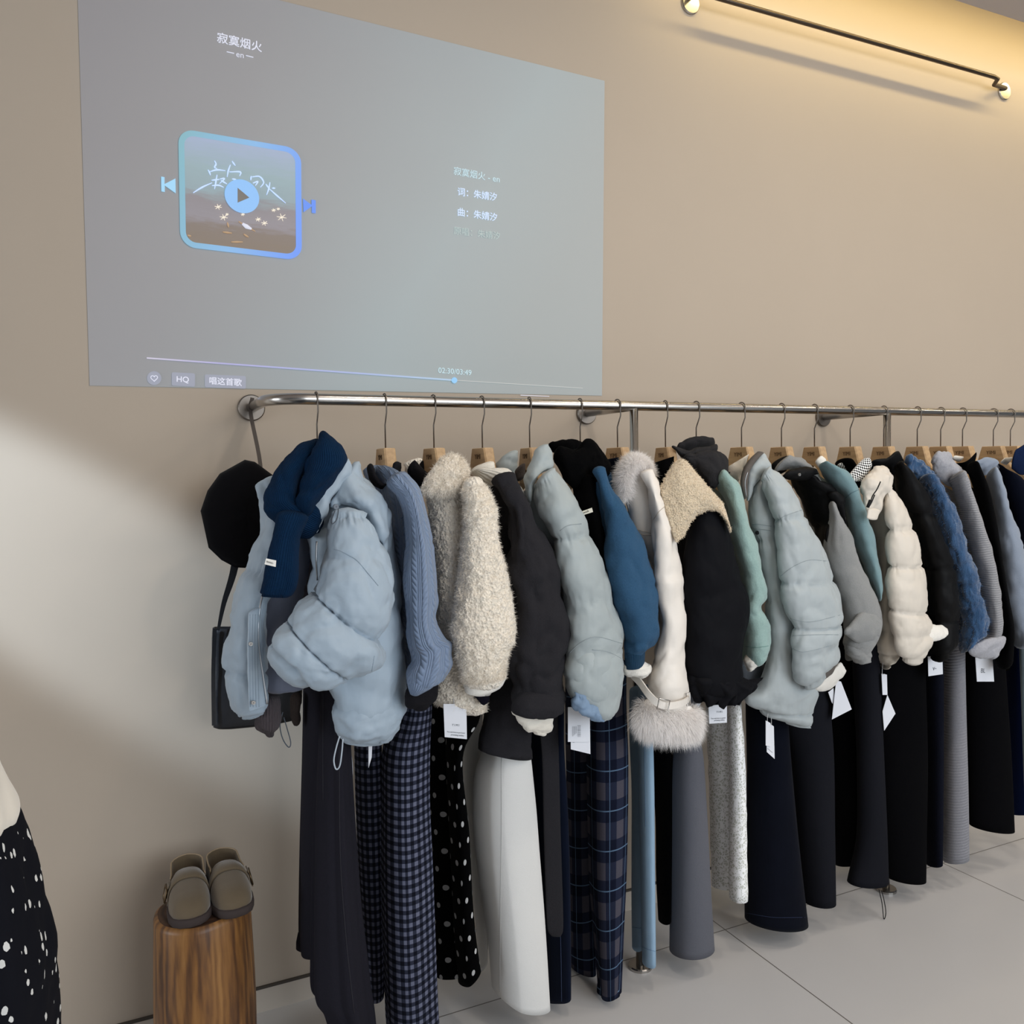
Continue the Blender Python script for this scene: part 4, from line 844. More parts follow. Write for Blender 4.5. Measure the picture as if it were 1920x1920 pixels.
def puffer_grey():
    k = garment('knit_shirt', 'oatmeal knit top and white cuff worn inside the pale grey puffer with taupe lining', 'top', (1385, 870))
    L('neck', k, MATS['white_jersey'], '1364,876,1404,852,.025;1366,892,1396,872,.03;1376,905,1388,895,.02', (-.42, -.44), wr=(.006, 24), caps='or')
    L('cuff', k, MATS['white_cotton'], '1521,1290,1532,1275,.02;1540,1296,1556,1258,.026;1560,1290,1576,1242,.026;1574,1274,1585,1256,.018', (-.50, -.52), wr=(.004, 30), caps='rr')
    g = garment('puffer_jacket', 'pale grey puffer jacket with taupe lined stand collar and chest pocket, mid rail', 'jacket', (1480, 1100))
    M = nylon('pale_grey_nylon', '#aab2b4'); MD = plain('pale_grey_stitch', '#8f989b'); MT = wool('taupe_lining', '#6b645f', .12)
    L('body', g, M, '1404,930,1440,900,.04;1405,980,1460,960,.055;1424,1050,1480,1050,.06;1432,1110,1490,1110,.065;1436,1170,1500,1170,.065;1442,1220,1510,1220,.065;1424,1275,1520,1275,.065;1396,1306,1533,1300,.06;1420,1330,1528,1340,.05;1470,1354,1522,1364,.02', (-.47, -.50), seams=[0, 1.5, 3.2, 5.2, 8, 9], amp=.007, wr=(.012, 10), n=64, gather=.004)
    L('sleeve', g, M, '1428,905,1450,876,.03;1440,935,1484,920,.05;1450,975,1508,968,.065;1458,1030,1540,1025,.072;1463,1090,1566,1090,.078;1474,1145,1580,1150,.08;1482,1175,1580,1172,.08;1484,1215,1574,1206,.078;1488,1262,1574,1235,.068;1506,1284,1552,1262,.05', (-.54, -.56), seams=[0, 2.0, 4.0, 6, 7.2, 9], amp=.007, wr=(.013, 11), n=80, gather=.004)
    L('cuff_lining', g, MT, '1522,1284,1536,1262,.012;1540,1278,1554,1248,.016;1560,1264,1570,1236,.012', (-.545, -.555))
    L('collar', g, M, '1402,938,1412,918,.012;1399,905,1420,905,.024;1402,880,1440,886,.032;1412,862,1446,872,.03;1424,850,1438,858,.016', (-.50, -.51), wr=(.006, 18))
    L('collar_lining', g, MT, '1394,935,1402,930,.008;1388,905,1402,905,.012;1393,880,1408,880,.014;1406,860,1424,858,.014;1420,847,1432,850,.008', (-.515, -.525))
    seamline('zip', g, [(1400, 935), (1397, 905), (1402, 885)], -.545, MATS['zip_metal'], .0013)
    seamline('chest_seam', g, [(1428, 905), (1444, 945), (1452, 985), (1462, 1080), (1466, 1110)], -.575, MD, .0014)
    for pts in ([(1406, 981), (1425, 983), (1446, 987)], [(1408, 990), (1425, 992), (1444, 995)]): seamline('pocket_seam', g, pts, -.535, MD, .0012)
    for q in ([(1452, 982), (1470, 968), (1504, 956)], [(1464, 1080), (1488, 1062), (1518, 1050), (1552, 1052)], [(1482, 1160), (1520, 1166), (1580, 1152)], [(1486, 1192), (1530, 1190), (1578, 1190)], [(1485, 1216), (1510, 1222), (1574, 1206)]): seamline('quilt_seam', g, q, 0, MD, .0011)
    disc('snap', surf(g, 1419, 999, .003), .0058, .004, (0, -1, 0), plain('black_snap', '#101012', .3), g, 18)
    a = tagcard('narrow pair of white price tags hanging below the hem of the pale grey puffer', [(1437, 1353), (1451, 1362), (1452.5, 1423), (1438, 1410)], -.50, [(1440, 1338), (1439, 1352), (1446, 1360), (1446, 1340)], [('......', .2, .8, .8)])
    card('card', [(1436, 1351), (1445, 1356), (1446, 1400), (1436, 1398)], -.505, MATS['tag_card'], a[0])
    tagcard('wide tilted white price tag under the cuff of the pale grey puffer', [(1568, 1276), (1577, 1278), (1597, 1330), (1560, 1349)], -.46)
    tagcard('small narrow white tag half hidden behind the wide tilted tag', [(1553, 1298), (1563, 1290), (1564, 1322), (1560, 1318)], -.455)
puffer_grey()
def vest_hoodie():
    h = garment('hoodie', 'grey marl hoodie whose sleeve hangs beside the pale grey puffer sleeve', 'hoodie', (1590, 1080))
    M = wool('grey_marl', '#909190', .25, 320, .3)
    L('hood', h, M, '1452,888,1482,852,.03;1472,880,1506,860,.04;1500,884,1526,876,.035;1526,905,1542,905,.02', (-.44, -.48), wr=(.010, 18))
    L('sleeve', h, M, '1552,958,1566,946,.03;1546,1000,1594,1000,.055;1548,1045,1610,1045,.06;1562,1090,1630,1092,.065;1578,1140,1650,1140,.068;1584,1180,1653,1168,.066;1582,1205,1646,1198,.06;1592,1218,1634,1216,.045', (-.50, -.55), wr=(.010, 10), n=64)
    L('body', h, M, '1490,900,1560,920,.04;1510,970,1590,980,.05;1530,1060,1610,1060,.05;1545,1150,1625,1150,.05;1550,1230,1620,1225,.04', (-.18, -.44))
    L('cuff', h, M, '1582,1210,1634,1212,.04;1586,1224,1635,1228,.042;1602,1241,1632,1240,.03', (-.51, -.55), caps='ro', wr=(.010, 30))
    L('elbow_patch_fold', h, M, '1586,1190,1590,1175,.02;1606,1205,1612,1150,.03;1630,1205,1636,1146,.034;1645,1196,1650,1160,.026', (-.56, -.57), wr=(.006, 20))
    g = garment('puffer_vest', 'black puffer vest with a snap collar over the grey marl hoodie', 'vest', (1520, 940))
    MB = nylon('black_nylon', '#141416', .6)
    L('inner_neck', g, MB, '1446,872,1484,856,.02;1448,886,1476,880,.02', (-.36, -.38))
    L('body', g, MB, '1478,888,1540,900,.04;1495,925,1575,930,.055;1518,975,1572,960,.055;1535,1010,1552,1000,.045;1544,1060,1558,1060,.03', (-.42, -.52), seams=[0, 1.2, 2.4, 4], amp=.008, wr=(.008, 14), n=56)
    L('collar', g, MB, '1468,896,1484,880,.018;1488,900,1502,876,.026;1512,900,1528,878,.026;1528,890,1534,888,.012', (-.51, -.52), wr=(.004, 24))
    L('armhole_roll', g, MB, '1552,930,1570,922,.018;1562,945,1584,934,.022;1572,965,1584,950,.018;1582,985,1586,980,.008', (-.53, -.55), wr=(.004, 30))
    disc('snap', P(1498.5, 890, -.548), .0044, .003, (0, -1, 0), M_STEEL, g, 14)
vest_hoodie()
def sweater_teal():
    g = garment('crew_sweater', 'dusty teal sweater with a white collar, hanging right of the grey hoodie', 'sweater', (1600, 980))
    M = wool('teal_jersey', '#7b979c', .1, 300, .25)
    L('sleeve', g, M, '1538,880,1556,866,.03;1552,905,1586,882,.045;1572,930,1608,912,.055;1586,965,1624,955,.058;1596,1005,1638,1010,.06;1614,1050,1648,1050,.06;1630,1090,1654,1095,.055;1640,1116,1653,1117,.035', (-.48, -.55), wr=(.008, 12), n=64)
    seamline('armhole_seam', g, [(1584, 935), (1596, 925), (1610, 918)], -.60, plain('teal_stitch', '#56707a'), .0012)
    L('body', g, M, '1530,888,1580,890,.04;1560,950,1615,950,.05;1585,1030,1640,1030,.05;1600,1120,1645,1120,.05;1606,1200,1640,1200,.04', (-.18, -.44))
    L('white_collar', g, MATS['white_cotton'], '1529,868,1542,855,.012;1534,876,1549,862,.014;1540,878,1548,872,.008', (-.48, -.49))
sweater_teal()
def shirt_check():
    g = garment('checked_shirt', 'black jacket with a black and white houndstooth collar behind the off white puffer', 'jacket', (1610, 880))
    L('body', g, MATS['black_wool'], '1566,872,1600,862,.03;1580,890,1620,890,.04;1596,910,1640,905,.04', (-.38, -.46))
    M = check('houndstooth', '#08080a', '#e8e8e6', .0095)
    L('collar', g, M, '1590,892,1606,903,.008;1603,876,1620,900,.012;1618,861,1634,876,.012;1628,858,1634,866,.006', (-.515, -.525))
    L('collar_far', g, M, '1570,874,1580,868,.010;1582,884,1592,880,.010', (-.42, -.43))
shirt_check()
def puffer_white():
    g = garment('puffer_jacket', 'off white quilted puffer jacket with a gathered hood and black drawcord', 'jacket', (1690, 1080))
    M = nylon('off_white_nylon', '#d2c9bc'); 
    L('body', g, M, '1628,955,1666,940,.04;1634,1000,1676,1000,.05;1645,1060,1682,1060,.05;1646,1110,1684,1110,.05;1640,1180,1690,1180,.05;1636,1222,1690,1228,.045;1650,1244,1672,1247,.03', (-.42, -.50), seams=[0, 1.2, 2.4, 4, 5, 6], amp=.006, wr=(.008, 14))
    L('sleeve', g, M, '1656,930,1676,916,.03;1660,965,1700,962,.055;1662,1020,1722,1020,.062;1664,1060,1732,1062,.066;1664,1100,1736,1105,.066;1667,1140,1740,1150,.066;1672,1180,1746,1180,.066;1678,1215,1745,1205,.06;1690,1232,1732,1236,.04', (-.54, -.56), seams=[0, 1.5, 3.0, 5, 6.3, 8], amp=.009, wr=(.010, 13), n=64, gather=.004)
    L('hood', g, M, '1626,968,1644,970,.016;1618,940,1660,940,.034;1614,915,1672,918,.045;1622,893,1676,896,.045;1636,879,1666,886,.03', (-.54, -.55), wr=(.012, 26), n=64)
    L('hood_tab', g, M, '1627,955,1650,958,.01;1625,970,1645,973,.01', (-.60, -.605), ex=3)
    tube('drawcord', [P(x, y, -.605) for x, y in ((1651, 903), (1644, 918), (1636, 930), (1630, 948), (1634, 942), (1640, 928))], .0018, plain('black_cord', '#0e0e10'), g, 8, sub=4)
    tube('cord_end', [P(1632, 938, -.606), P(1627, 951, -.606)], .0048, MATS['black_cord'], g, 10)
    L('thumb_cuff', g, MATS['white_cotton'], '1740,1172,1742,1204,.018;1754,1171,1756,1202,.022;1766,1172,1768,1198,.02;1775,1178,1776,1192,.012', (-.56, -.57), wr=(.004, 30))
    for lb, pts, Y in (('thin upright white tag below the off white puffer hem', [(1653, 1263), (1663, 1265), (1664, 1303), (1655, 1303)], -.47), ('pale kite shaped tag tilted below the off white puffer hem', [(1664, 1303), (1679, 1338), (1658, 1370), (1655, 1334)], -.465)):
        tagcard(lb, pts, Y, [(1656, 1238), (1654, 1262), (1659, 1264)] if 'upright' in lb else None)
puffer_white()
def right_side():
    MBN = MATS['black_nylon']
    g = garment('puffer_jacket', 'black quilted puffer jacket right of the off white puffer', 'jacket', (1750, 1050))
    L('sleeve', g, MBN, '1676,885,1698,868,.03;1682,920,1735,920,.055;1702,965,1752,965,.062;1724,1020,1772,1020,.066;1733,1065,1789,1064,.068;1736,1110,1794,1120,.068;1742,1160,1799,1165,.068;1740,1200,1795,1206,.066;1744,1226,1784,1224,.05', (-.48, -.55), seams=[0, 2, 4, 6, 8], amp=.008, wr=(.010, 13), n=64)
    L('body', g, MBN, '1640,890,1700,890,.05;1665,960,1735,960,.06;1690,1050,1765,1050,.06;1705,1150,1775,1150,.06;1715,1220,1770,1220,.05', (-.18, -.44))
    L('collar', g, MBN, '1626,880,1640,862,.016;1648,888,1664,858,.03;1668,892,1684,845,.034;1684,886,1694,862,.02', (-.44, -.48), wr=(.006, 20))
    b = garment('fluffy_knit', 'vivid blue fluffy knit sweater with a ruffled neck', 'sweater', (1790, 1050))
    t = NT('blue_mohair', .95, 0, .5, .1); u, v, _ = t.uv(); n = t.noise(60, t.scaled((1, 1, .12)), 4, .7); t.color(t.mix(n, lin('#122c4c'), lin('#3f6288'))); t.bump(n, .8, .006); M = t.m
    L('neck_ruffle', b, M, '1698,866,1712,852,.02;1704,890,1722,862,.03;1722,902,1742,874,.03;1738,915,1756,900,.02', (-.48, -.50), wr=(.016, 34), n=56)
    L('sleeve', b, M, '1722,905,1752,890,.03;1738,925,1776,925,.05;1750,970,1796,970,.055;1764,1020,1812,1020,.058;1780,1065,1832,1074,.06;1792,1110,1840,1112,.06;1798,1140,1844,1135,.056;1802,1168,1852,1158,.06;1800,1192,1848,1186,.058;1800,1214,1822,1214,.04', (-.48, -.55), wr=(.014, 24), n=72, key='bl')
    L('body', b, M, '1700,890,1750,900,.04;1730,960,1790,960,.05;1755,1050,1815,1050,.05;1770,1150,1830,1150,.05;1775,1205,1815,1205,.04', (-.18, -.44))
    fur('pile', b, plain('blue_fibre', '#365c86', .9, 0, .4, .1), 'bl', 5000, .010, .25, .0005, .6, 1.0)
    m_ = garment('marl_sweater', 'fine striped grey marl knit sweater between blue fluffy knit and black cardigan', 'sweater', (1840, 1050))
    MG = ribbed('grey_marl_knit', '#97979a', .008, .7, True, .3)
    L('neck', m_, wool('grey_boucle', '#a6a6ac', .25, 120, .9), '1746,870,1762,846,.02;1752,890,1780,848,.03;1768,905,1792,868,.03;1790,915,1812,888,.025', (-.46, -.49), wr=(.008, 30))
    L('sleeve', m_, MG, '1780,905,1812,885,.03;1796,945,1832,942,.048;1806,985,1846,985,.052;1820,1035,1862,1032,.055;1834,1090,1874,1095,.056;1842,1140,1880,1140,.056;1846,1180,1880,1180,.054;1830,1206,1876,1195,.045', (-.48, -.55), wr=(.006, 14), n=64)
    L('cuff', m_, wool('grey_boucle', '#a6a6ac', .25, 120, .9), '1814,1216,1852,1198,.02;1822,1230,1876,1192,.034;1840,1234,1887,1198,.03;1856,1234,1874,1226,.018', (-.53, -.555), wr=(.006, 30))
    L('body', m_, MG, '1750,890,1800,900,.04;1780,960,1836,960,.05;1805,1050,1855,1050,.05;1815,1150,1866,1150,.05;1815,1215,1860,1210,.04', (-.18, -.44))
    tagcard('white price tag under the grey marl cuff, with a fine grey scribble', [(1829, 1233), (1861, 1233), (1864, 1278), (1832, 1278)], -.47, None, [('BL', .26, .5, .55)])
    tagcard('white price tag under the black puffer sleeve, left of the grey rib skirt', [(1740, 1231), (1767, 1230), (1768, 1264), (1741, 1268)], -.47, None, [('v-', .3, .55, .62)])
    c = garment('black_cardigan', 'black cardigan with a pointed collar right of the grey marl knit', 'cardigan', (1850, 960))
    L('collar', c, MATS['black_wool'], '1780,866,1800,870,.02;1800,875,1816,862,.03;1820,880,1830,848,.02', (-.46, -.48))
    L('sleeve', c, MATS['black_wool'], '1812,880,1836,868,.03;1826,920,1856,920,.045;1840,985,1870,985,.05;1856,1050,1880,1050,.05;1868,1120,1892,1120,.05;1874,1180,1902,1180,.05;1866,1240,1900,1240,.05', (-.48, -.55))
    L('body', c, MATS['black_wool'], '1790,880,1840,890,.04;1815,960,1866,960,.05;1840,1060,1880,1060,.05;1850,1160,1895,1160,.05;1850,1250,1895,1250,.04', (-.18, -.44))
    wt = garment('white_tee', 'white tee edge showing under the black cardigan collar', 'top', (1805, 855))
    L('neck', wt, MATS['white_cotton'], '1786,862,1792,854,.014;1796,866,1806,856,.016', (-.42, -.43))
    h = garment('hoodie', 'pale blue grey hoodie near the right edge of the picture', 'hoodie', (1890, 1000))
    M = wool('blue_grey_jersey', '#8d97a6', .12, 300, .3)
    L('hood', h, M, '1820,880,1834,862,.02;1834,890,1850,856,.035;1852,890,1868,862,.03;1862,885,1876,874,.015', (-.46, -.49), wr=(.008, 20))
    L('sleeve', h, M, '1848,900,1872,878,.03;1860,945,1892,940,.05;1866,1000,1906,985,.055;1874,1050,1922,1035,.06;1882,1110,1934,1090,.062;1888,1160,1942,1150,.062;1900,1204,1936,1200,.05', (-.48, -.55), wr=(.010, 12), n=56)
    L('body', h, M, '1824,890,1870,895,.04;1850,980,1900,980,.05;1870,1080,1925,1080,.05;1885,1190,1935,1190,.05', (-.20, -.44))
    nv = garment('navy_sweater', 'dark navy sweater last on the rail at the right edge', 'sweater', (1915, 950))
    MN = wool('midnight_knit', '#151a2c', .3)
    L('body', nv, MN, '1862,870,1886,878,.03;1874,910,1920,900,.045;1892,960,1950,960,.05;1906,1020,1975,1020,.05;1925,1100,1985,1100,.05', (-.44, -.52))
    L('collar', nv, wool('navy_wool', '#1b2c52', .3), '1898,880,1906,842,.02;1912,890,1930,830,.03;1930,890,1950,840,.03', (-.46, -.48))
    w2 = garment('cream_tee', 'cream tee edge under the last wooden hanger at the right edge', 'top', (1888, 862))
    L('neck', w2, MATS['white_cotton'], '1876,868,1886,858,.012;1886,872,1898,857,.014', (-.42, -.43))
right_side()

# ---------------------------------------------------------------- trousers and skirts under the tops
def LB(name, root, mat, rows, Y, pad=0, **k):
    R = [[float(x) for x in r.split(',')] for r in rows.split(';')]
    R = [[R[0][0], R[0][1]-85, R[0][2], R[0][3]-85]+R[0][4:]]+R
    L(name, root, mat, ';'.join(','.join(str(x) for x in [r[0]-pad]+r[1:]) for r in R), Y, **k)
def bottoms():
    MCH = wool('charcoal_suiting', '#302f38', .22, 330, .35, .1)
    g = garment('pleated_skirt', 'long charcoal pleated skirt, leftmost of the lower garments', 'skirt', (630, 1600, -.35))
    LB('back_panel', g, MCH, '567,1290,610,1290,.04;565,1420,612,1420,.045;560,1600,616,1600,.05;558,1745,620,1745,.05;560,1776,622,1786,.045', (-.26, -.36), caps='ro', fold=(3, .006, .3), n=56)
    LB('front_panel', g, MCH, '600,1285,650,1285,.05;592,1420,656,1420,.06;587,1560,664,1560,.065;584,1700,674,1700,.07;583,1800,684,1790,.07;585,1858,690,1850,.07;602,1880,697,1900,.07;618,1930,702,1960,.06', (-.36, -.42), caps='ro', fold=(5, .008, 1.0), ex=1.7, n=80)
    seamline('pleat', g, [(606, 1300), (606, 1500), (612, 1750), (616, 1880)], -.46, plain('charcoal_pleat', '#232229'), .0016)
    seamline('pleat', g, [(636, 1400), (638, 1600), (648, 1750), (664, 1900)], -.472, MATS['charcoal_pleat'], .0016)
    ribbon('loop_tape', [P(651, 1395, -.40), P(659, 1440, -.40), P(658, 1482, -.40)], [.012, .008, .001], .001, plain('grey_tape', '#8f9096'), g, (1, 0, 0), 4)
    tagcard('narrow edge on white price tag just below the pale blue puffer hem', [(691, 1392), (698, 1395), (697, 1420), (691, 1440)], -.44)
    MG = gingham('navy_gingham', '#14161f', '#3a3e50', '#767a90')
    g = garment('gingham_trousers', 'wide navy and grey gingham checked trousers', 'trousers', (760, 1600, -.35))
    LB('leg', g, MG, '664,1400,716,1400,.035;668,1550,720,1550,.04;676,1700,722,1700,.04;684,1830,722,1830,.04;687,1868,720,1866,.035', (-.22, -.32), caps='ro')
    LB('leg', g, MG, '745,1310,808,1320,.05;716,1400,804,1400,.06;713,1500,803,1500,.065;712,1620,808,1620,.07;714,1740,812,1740,.075;718,1860,816,1860,.075;722,1930,820,1940,.07;735,1990,824,1990,.05', (-.34, -.44), caps='ro', ex=1.6, fold=(3, .006, .4), n=64)
    MD = dotted('polka_dots', '#060608', '#b4b4b4')
    g = garment('dotted_trousers', 'black trousers with pale grey polka dots', 'trousers', (850, 1600, -.35))
    LB('leg', g, MD, '800,1325,858,1320,.035;800,1420,860,1420,.04;806,1600,866,1600,.042;812,1740,870,1740,.042;815,1822,870,1820,.04', (-.22, -.34), caps='ro', n=56, ex=2.6)
    LB('leg', g, MD, '838,1320,900,1345,.04;836,1420,868,1420,.045;842,1560,880,1560,.048;848,1680,886,1680,.05;852,1760,893,1760,.05;859,1840,902,1822,.045', (-.34, -.43), caps='ro', ex=1.5, n=56)
    MW = wool('white_wool', '#d6d5d2', .05, 300, .3, .15, (1, 1, 4)); MWL = plain('crease_stitch', '#b0b0ae')
    g = garment('white_trousers', 'wide white flared trousers', 'trousers', (960, 1650, -.35))
    LB('leg', g, MW, '866,1380,905,1380,.03;870,1500,912,1500,.035;880,1620,916,1620,.035;892,1740,916,1740,.035;898,1818,914,1802,.025', (-.20, -.28), caps='ro')
    LB('leg', g, MW, '906,1395,994,1395,.05;890,1450,999,1450,.06;885,1520,1006,1520,.065;891,1600,1012,1600,.07;906,1700,1020,1700,.075;916,1780,1026,1790,.075;922,1848,1032,1894,.065', (-.34, -.45), caps='ro', ex=1.5, n=64)
    seamline('front_crease', g, [(940, 1420), (940, 1560), (938, 1720), (937, 1860)], -.475, MWL, .0012)
    g = garment('felt_belt', 'narrow charcoal felt belt end hanging between white and plaid trousers', 'belt', (1034, 1560, -.42))
    LB('belt_end', g, MATS['charcoal_wool'], '1010,1350,1046,1350,.010;1016,1420,1048,1420,.010;1019,1550,1051,1550,.010;1023,1680,1055,1680,.010;1026,1738,1056,1738,.010;1033,1752,1052,1753,.008', (-.44, -.45), ex=5, rim=.004)
    MJ = denim('dark_jeans', '#0d1322', '#1c2740'); MST = plain('jeans_stitch', '#4b5878')
    g = garment('dark_jeans', 'dark indigo jeans behind the narrow felt belt end', 'jeans', (1045, 1700, -.35))
    LB('leg', g, MJ, '998,1400,1058,1400,.03;1005,1500,1064,1500,.032;1014,1600,1068,1600,.034;1022,1700,1070,1700,.034;1028,1800,1071,1790,.034;1030,1870,1071,1870,.030', (-.32, -.41), pad=8, caps='ro', ex=2.8)
    seamline('side_seam', g, [(1051, 1756), (1052, 1800), (1053, 1878)], -.408, MST, .0007)
    MP = plaid('window_plaid', '#1b2136', '#30364c', '#5d5a64', '#6f8cab')
    g = garment('plaid_trousers', 'navy and grey plaid trousers under the sage puffer', 'trousers', (1130, 1600, -.35))
    LB('leg', g, MP, '1060,1350,1112,1345,.035;1062,1480,1112,1480,.036;1064,1620,1114,1620,.038;1066,1750,1116,1750,.038;1068,1806,1118,1826,.035', (-.20, -.30), caps='ro')
    LB('leg', g, MP, '1100,1340,1174,1330,.045;1099,1420,1177,1420,.05;1101,1540,1176,1540,.052;1104,1650,1173,1650,.054;1112,1750,1168,1750,.054;1121,1856,1163,1862,.046', (-.34, -.44), caps='ro', ex=1.7, n=64, fold=(3, .004, .8))
    ML = denim('light_jeans', '#7f9cb4', '#9fbad0'); MLS = plain('light_stitch', '#5f7c98')
    g = garment('light_jeans', 'faded light blue jeans next to the plaid trousers', 'jeans', (1205, 1600, -.35))
    LB('leg', g, ML, '1180,1380,1216,1380,.025;1184,1480,1212,1480,.03;1184,1600,1210,1600,.03;1184,1700,1207,1700,.03;1185,1774,1206,1776,.028', (-.30, -.36), caps='ro')
    LB('leg', g, ML, '1196,1380,1225,1380,.03;1198,1480,1227,1480,.035;1200,1600,1228,1600,.035;1202,1700,1229,1700,.035;1204,1800,1230,1808,.030', (-.38, -.43), caps='ro', ex=2.5)
    seamline('side_seam', g, [(1208, 1400), (1210, 1550), (1212, 1780)], -.438, MLS, .0008)
    seamline('hem_stitch', g, [(1204, 1775), (1215, 1780), (1229, 1784)], -.443, MLS, .0008); seamline('hem_stitch', g, [(1184, 1738), (1195, 1740), (1205, 1740)], -.365, MLS, .0008)
    g = garment('black_trousers', 'black trousers between light jeans and grey melange skirt', 'trousers', (1240, 1600, -.32))
    LB('leg', g, MATS['black_wool'], '1216,1390,1262,1390,.03;1228,1520,1262,1520,.03;1230,1640,1260,1640,.03;1234,1722,1258,1728,.028', (-.26, -.36), caps='ro')
    MM = wool('grey_melange', '#6b6c74', .28, 300, .3, .1, (1, 1, 5))
    g = garment('melange_skirt', 'straight mid grey melange skirt below the white fur cuff', 'skirt', (1295, 1600, -.35))
    LB('skirt', g, MM, '1266,1370,1312,1370,.05;1258,1430,1320,1430,.055;1257,1560,1328,1560,.06;1256,1680,1334,1680,.062;1255,1778,1340,1780,.060', (-.34, -.43), caps='ro', n=56)
    MLc = lace('cream_lace', '#c9cac2', '#f2f3ee')
    g = garment('lace_skirt', 'cream floral lace skirt below the black cape coat', 'skirt', (1365, 1500, -.35))
    LB('back_panel', g, MLc, '1322,1310,1380,1310,.03;1327,1430,1380,1430,.035;1331,1560,1382,1560,.038;1334,1658,1384,1660,.035', (-.28, -.38), caps='ro', wr=(.004, 20))
    LB('front_panel', g, MLc, '1364,1310,1390,1310,.03;1366,1430,1397,1430,.034;1367,1560,1401,1560,.036;1367,1680,1402,1688,.032', (-.38, -.43), caps='ro', wr=(.004, 20))
    tagcard('square white price tag in front of the cream lace skirt', [(1328, 1317), (1363, 1317), (1363, 1355), (1330, 1357)], -.475, None, [('Y I M I', .42, .74, .46), ('You only have to good', .1, .9, .76), ('promising clothes', .28, .86, .86)])
    tagcard('tiny white tag corner beside the white fur cuff', [(1306, 1314), (1316, 1316), (1309, 1328), (1307, 1327)], -.49)
    MDJ = denim('blue_black_denim', '#0b0e18', '#181d2e')
    g = garment('flared_jeans', 'wide blue black flared jeans below the pale grey puffer', 'jeans', (1450, 1600, -.35))
    LB('leg', g, MDJ, '1398,1340,1478,1340,.05;1400,1440,1484,1430,.055;1398,1560,1496,1560,.06;1396,1660,1507,1660,.065;1396,1718,1516,1736,.062', (-.32, -.43), caps='ro', n=56)
    seamline('side_seam', g, [(1478, 1400), (1490, 1580), (1504, 1735)], -.478, plain('denim_side', '#303a58'), .0008)
    seamline('hem_stitch', g, [(1400, 1712), (1450, 1720), (1510, 1720)], -.49, MATS['denim_side'], .0006)
    MSl = wool('slate_suiting', '#26272e', .2, 300, .3, .1)
    g = garment('slate_trousers', 'dark slate trousers right of the blue black flared jeans', 'trousers', (1540, 1560, -.35))
    LB('leg', g, MSl, '1480,1330,1556,1300,.04;1496,1420,1564,1420,.045;1508,1560,1566,1560,.045;1517,1684,1568,1696,.045', (-.34, -.43), pad=14, caps='ro')
    MBl = wool('black_suiting', '#101014', .3, 300, .3, .1)
    g = garment('drawstring_trousers', 'black trousers with a drawcord loop hanging from the hem', 'trousers', (1630, 1560, -.35))
    LB('leg', g, MBl, '1562,1250,1606,1250,.03;1566,1420,1612,1420,.035;1572,1560,1616,1560,.035;1576,1620,1618,1616,.03', (-.26, -.36), pad=10, caps='ro')
    LB('leg', g, MSl, '1606,1240,1650,1245,.04;1610,1330,1654,1330,.045;1614,1420,1658,1420,.045;1614,1560,1664,1560,.05;1596,1650,1667,1656,.050', (-.38, -.45), pad=8, caps='ro', n=56)
    tube('drawcord', [P(x, y, -.44) for x, y in ((1648, 1668), (1654, 1695), (1657, 1723), (1661, 1712), (1658, 1690), (1653, 1670))], .0014, MATS['black_cord'], g, 8, sub=4)
    g = garment('black_trousers', 'plain black trousers with a slanted hem beside the second rail post', 'trousers', (1705, 1520, -.35))
    LB('leg', g, MBl, '1655,1250,1735,1230,.04;1658,1420,1740,1420,.045;1666,1560,1738,1560,.045;1674,1640,1737,1654,.042', (-.34, -.42), pad=14, caps='ro')
    g = garment('tweed_trousers', 'dark navy tweed trousers left of the grey rib skirt', 'trousers', (1755, 1500, -.35))
    LB('leg', g, wool('navy_tweed', '#1a1d2b', .5, 200, .6), '1734,1265,1770,1265,.035;1738,1420,1770,1420,.035;1739,1560,1769,1560,.035;1741,1618,1768,1622,.03', (-.34, -.42), pad=5, caps='ro')
    MR = ribbed('grey_rib_knit', '#8c8c92', .010, .7, True, .25)
    g = garment('rib_skirt', 'light grey rib knit skirt at the right of the lower row', 'skirt', (1792, 1450, -.35))
    LB('skirt', g, MR, '1770,1215,1810,1210,.04;1769,1330,1812,1330,.042;1769,1480,1816,1480,.044;1768,1612,1818,1612,.040', (-.36, -.43), caps='ro')
    g = garment('black_trousers', 'black trousers with slanted hem right of the grey rib skirt', 'trousers', (1860, 1420, -.35))
    LB('leg', g, MBl, '1808,1230,1884,1220,.045;1812,1420,1897,1420,.05;1817,1544,1903,1560,.045', (-.34, -.43), caps='ro')
    g = garment('blue_skirt', 'royal navy blue skirt at the right edge of the lower row', 'skirt', (1905, 1400, -.35))
    LB('skirt', g, wool('royal_navy', '#0f1e46', .2), '1880,1220,1916,1220,.03;1884,1380,1930,1380,.035;1888,1500,1940,1500,.035;1890,1524,1940,1524,.03', (-.24, -.34), caps='ro')
    g = garment('teal_skirt', 'pale grey teal skirt edge cut off by the right side of the picture', 'skirt', (1925, 1350, -.4))
    LB('skirt', g, wool('grey_teal', '#7d8d94', .1), '1910,1200,1945,1200,.03;1914,1300,1950,1300,.03;1918,1420,1955,1420,.03;1921,1500,1958,1500,.03', (-.42, -.46), caps='ro')
bottoms()

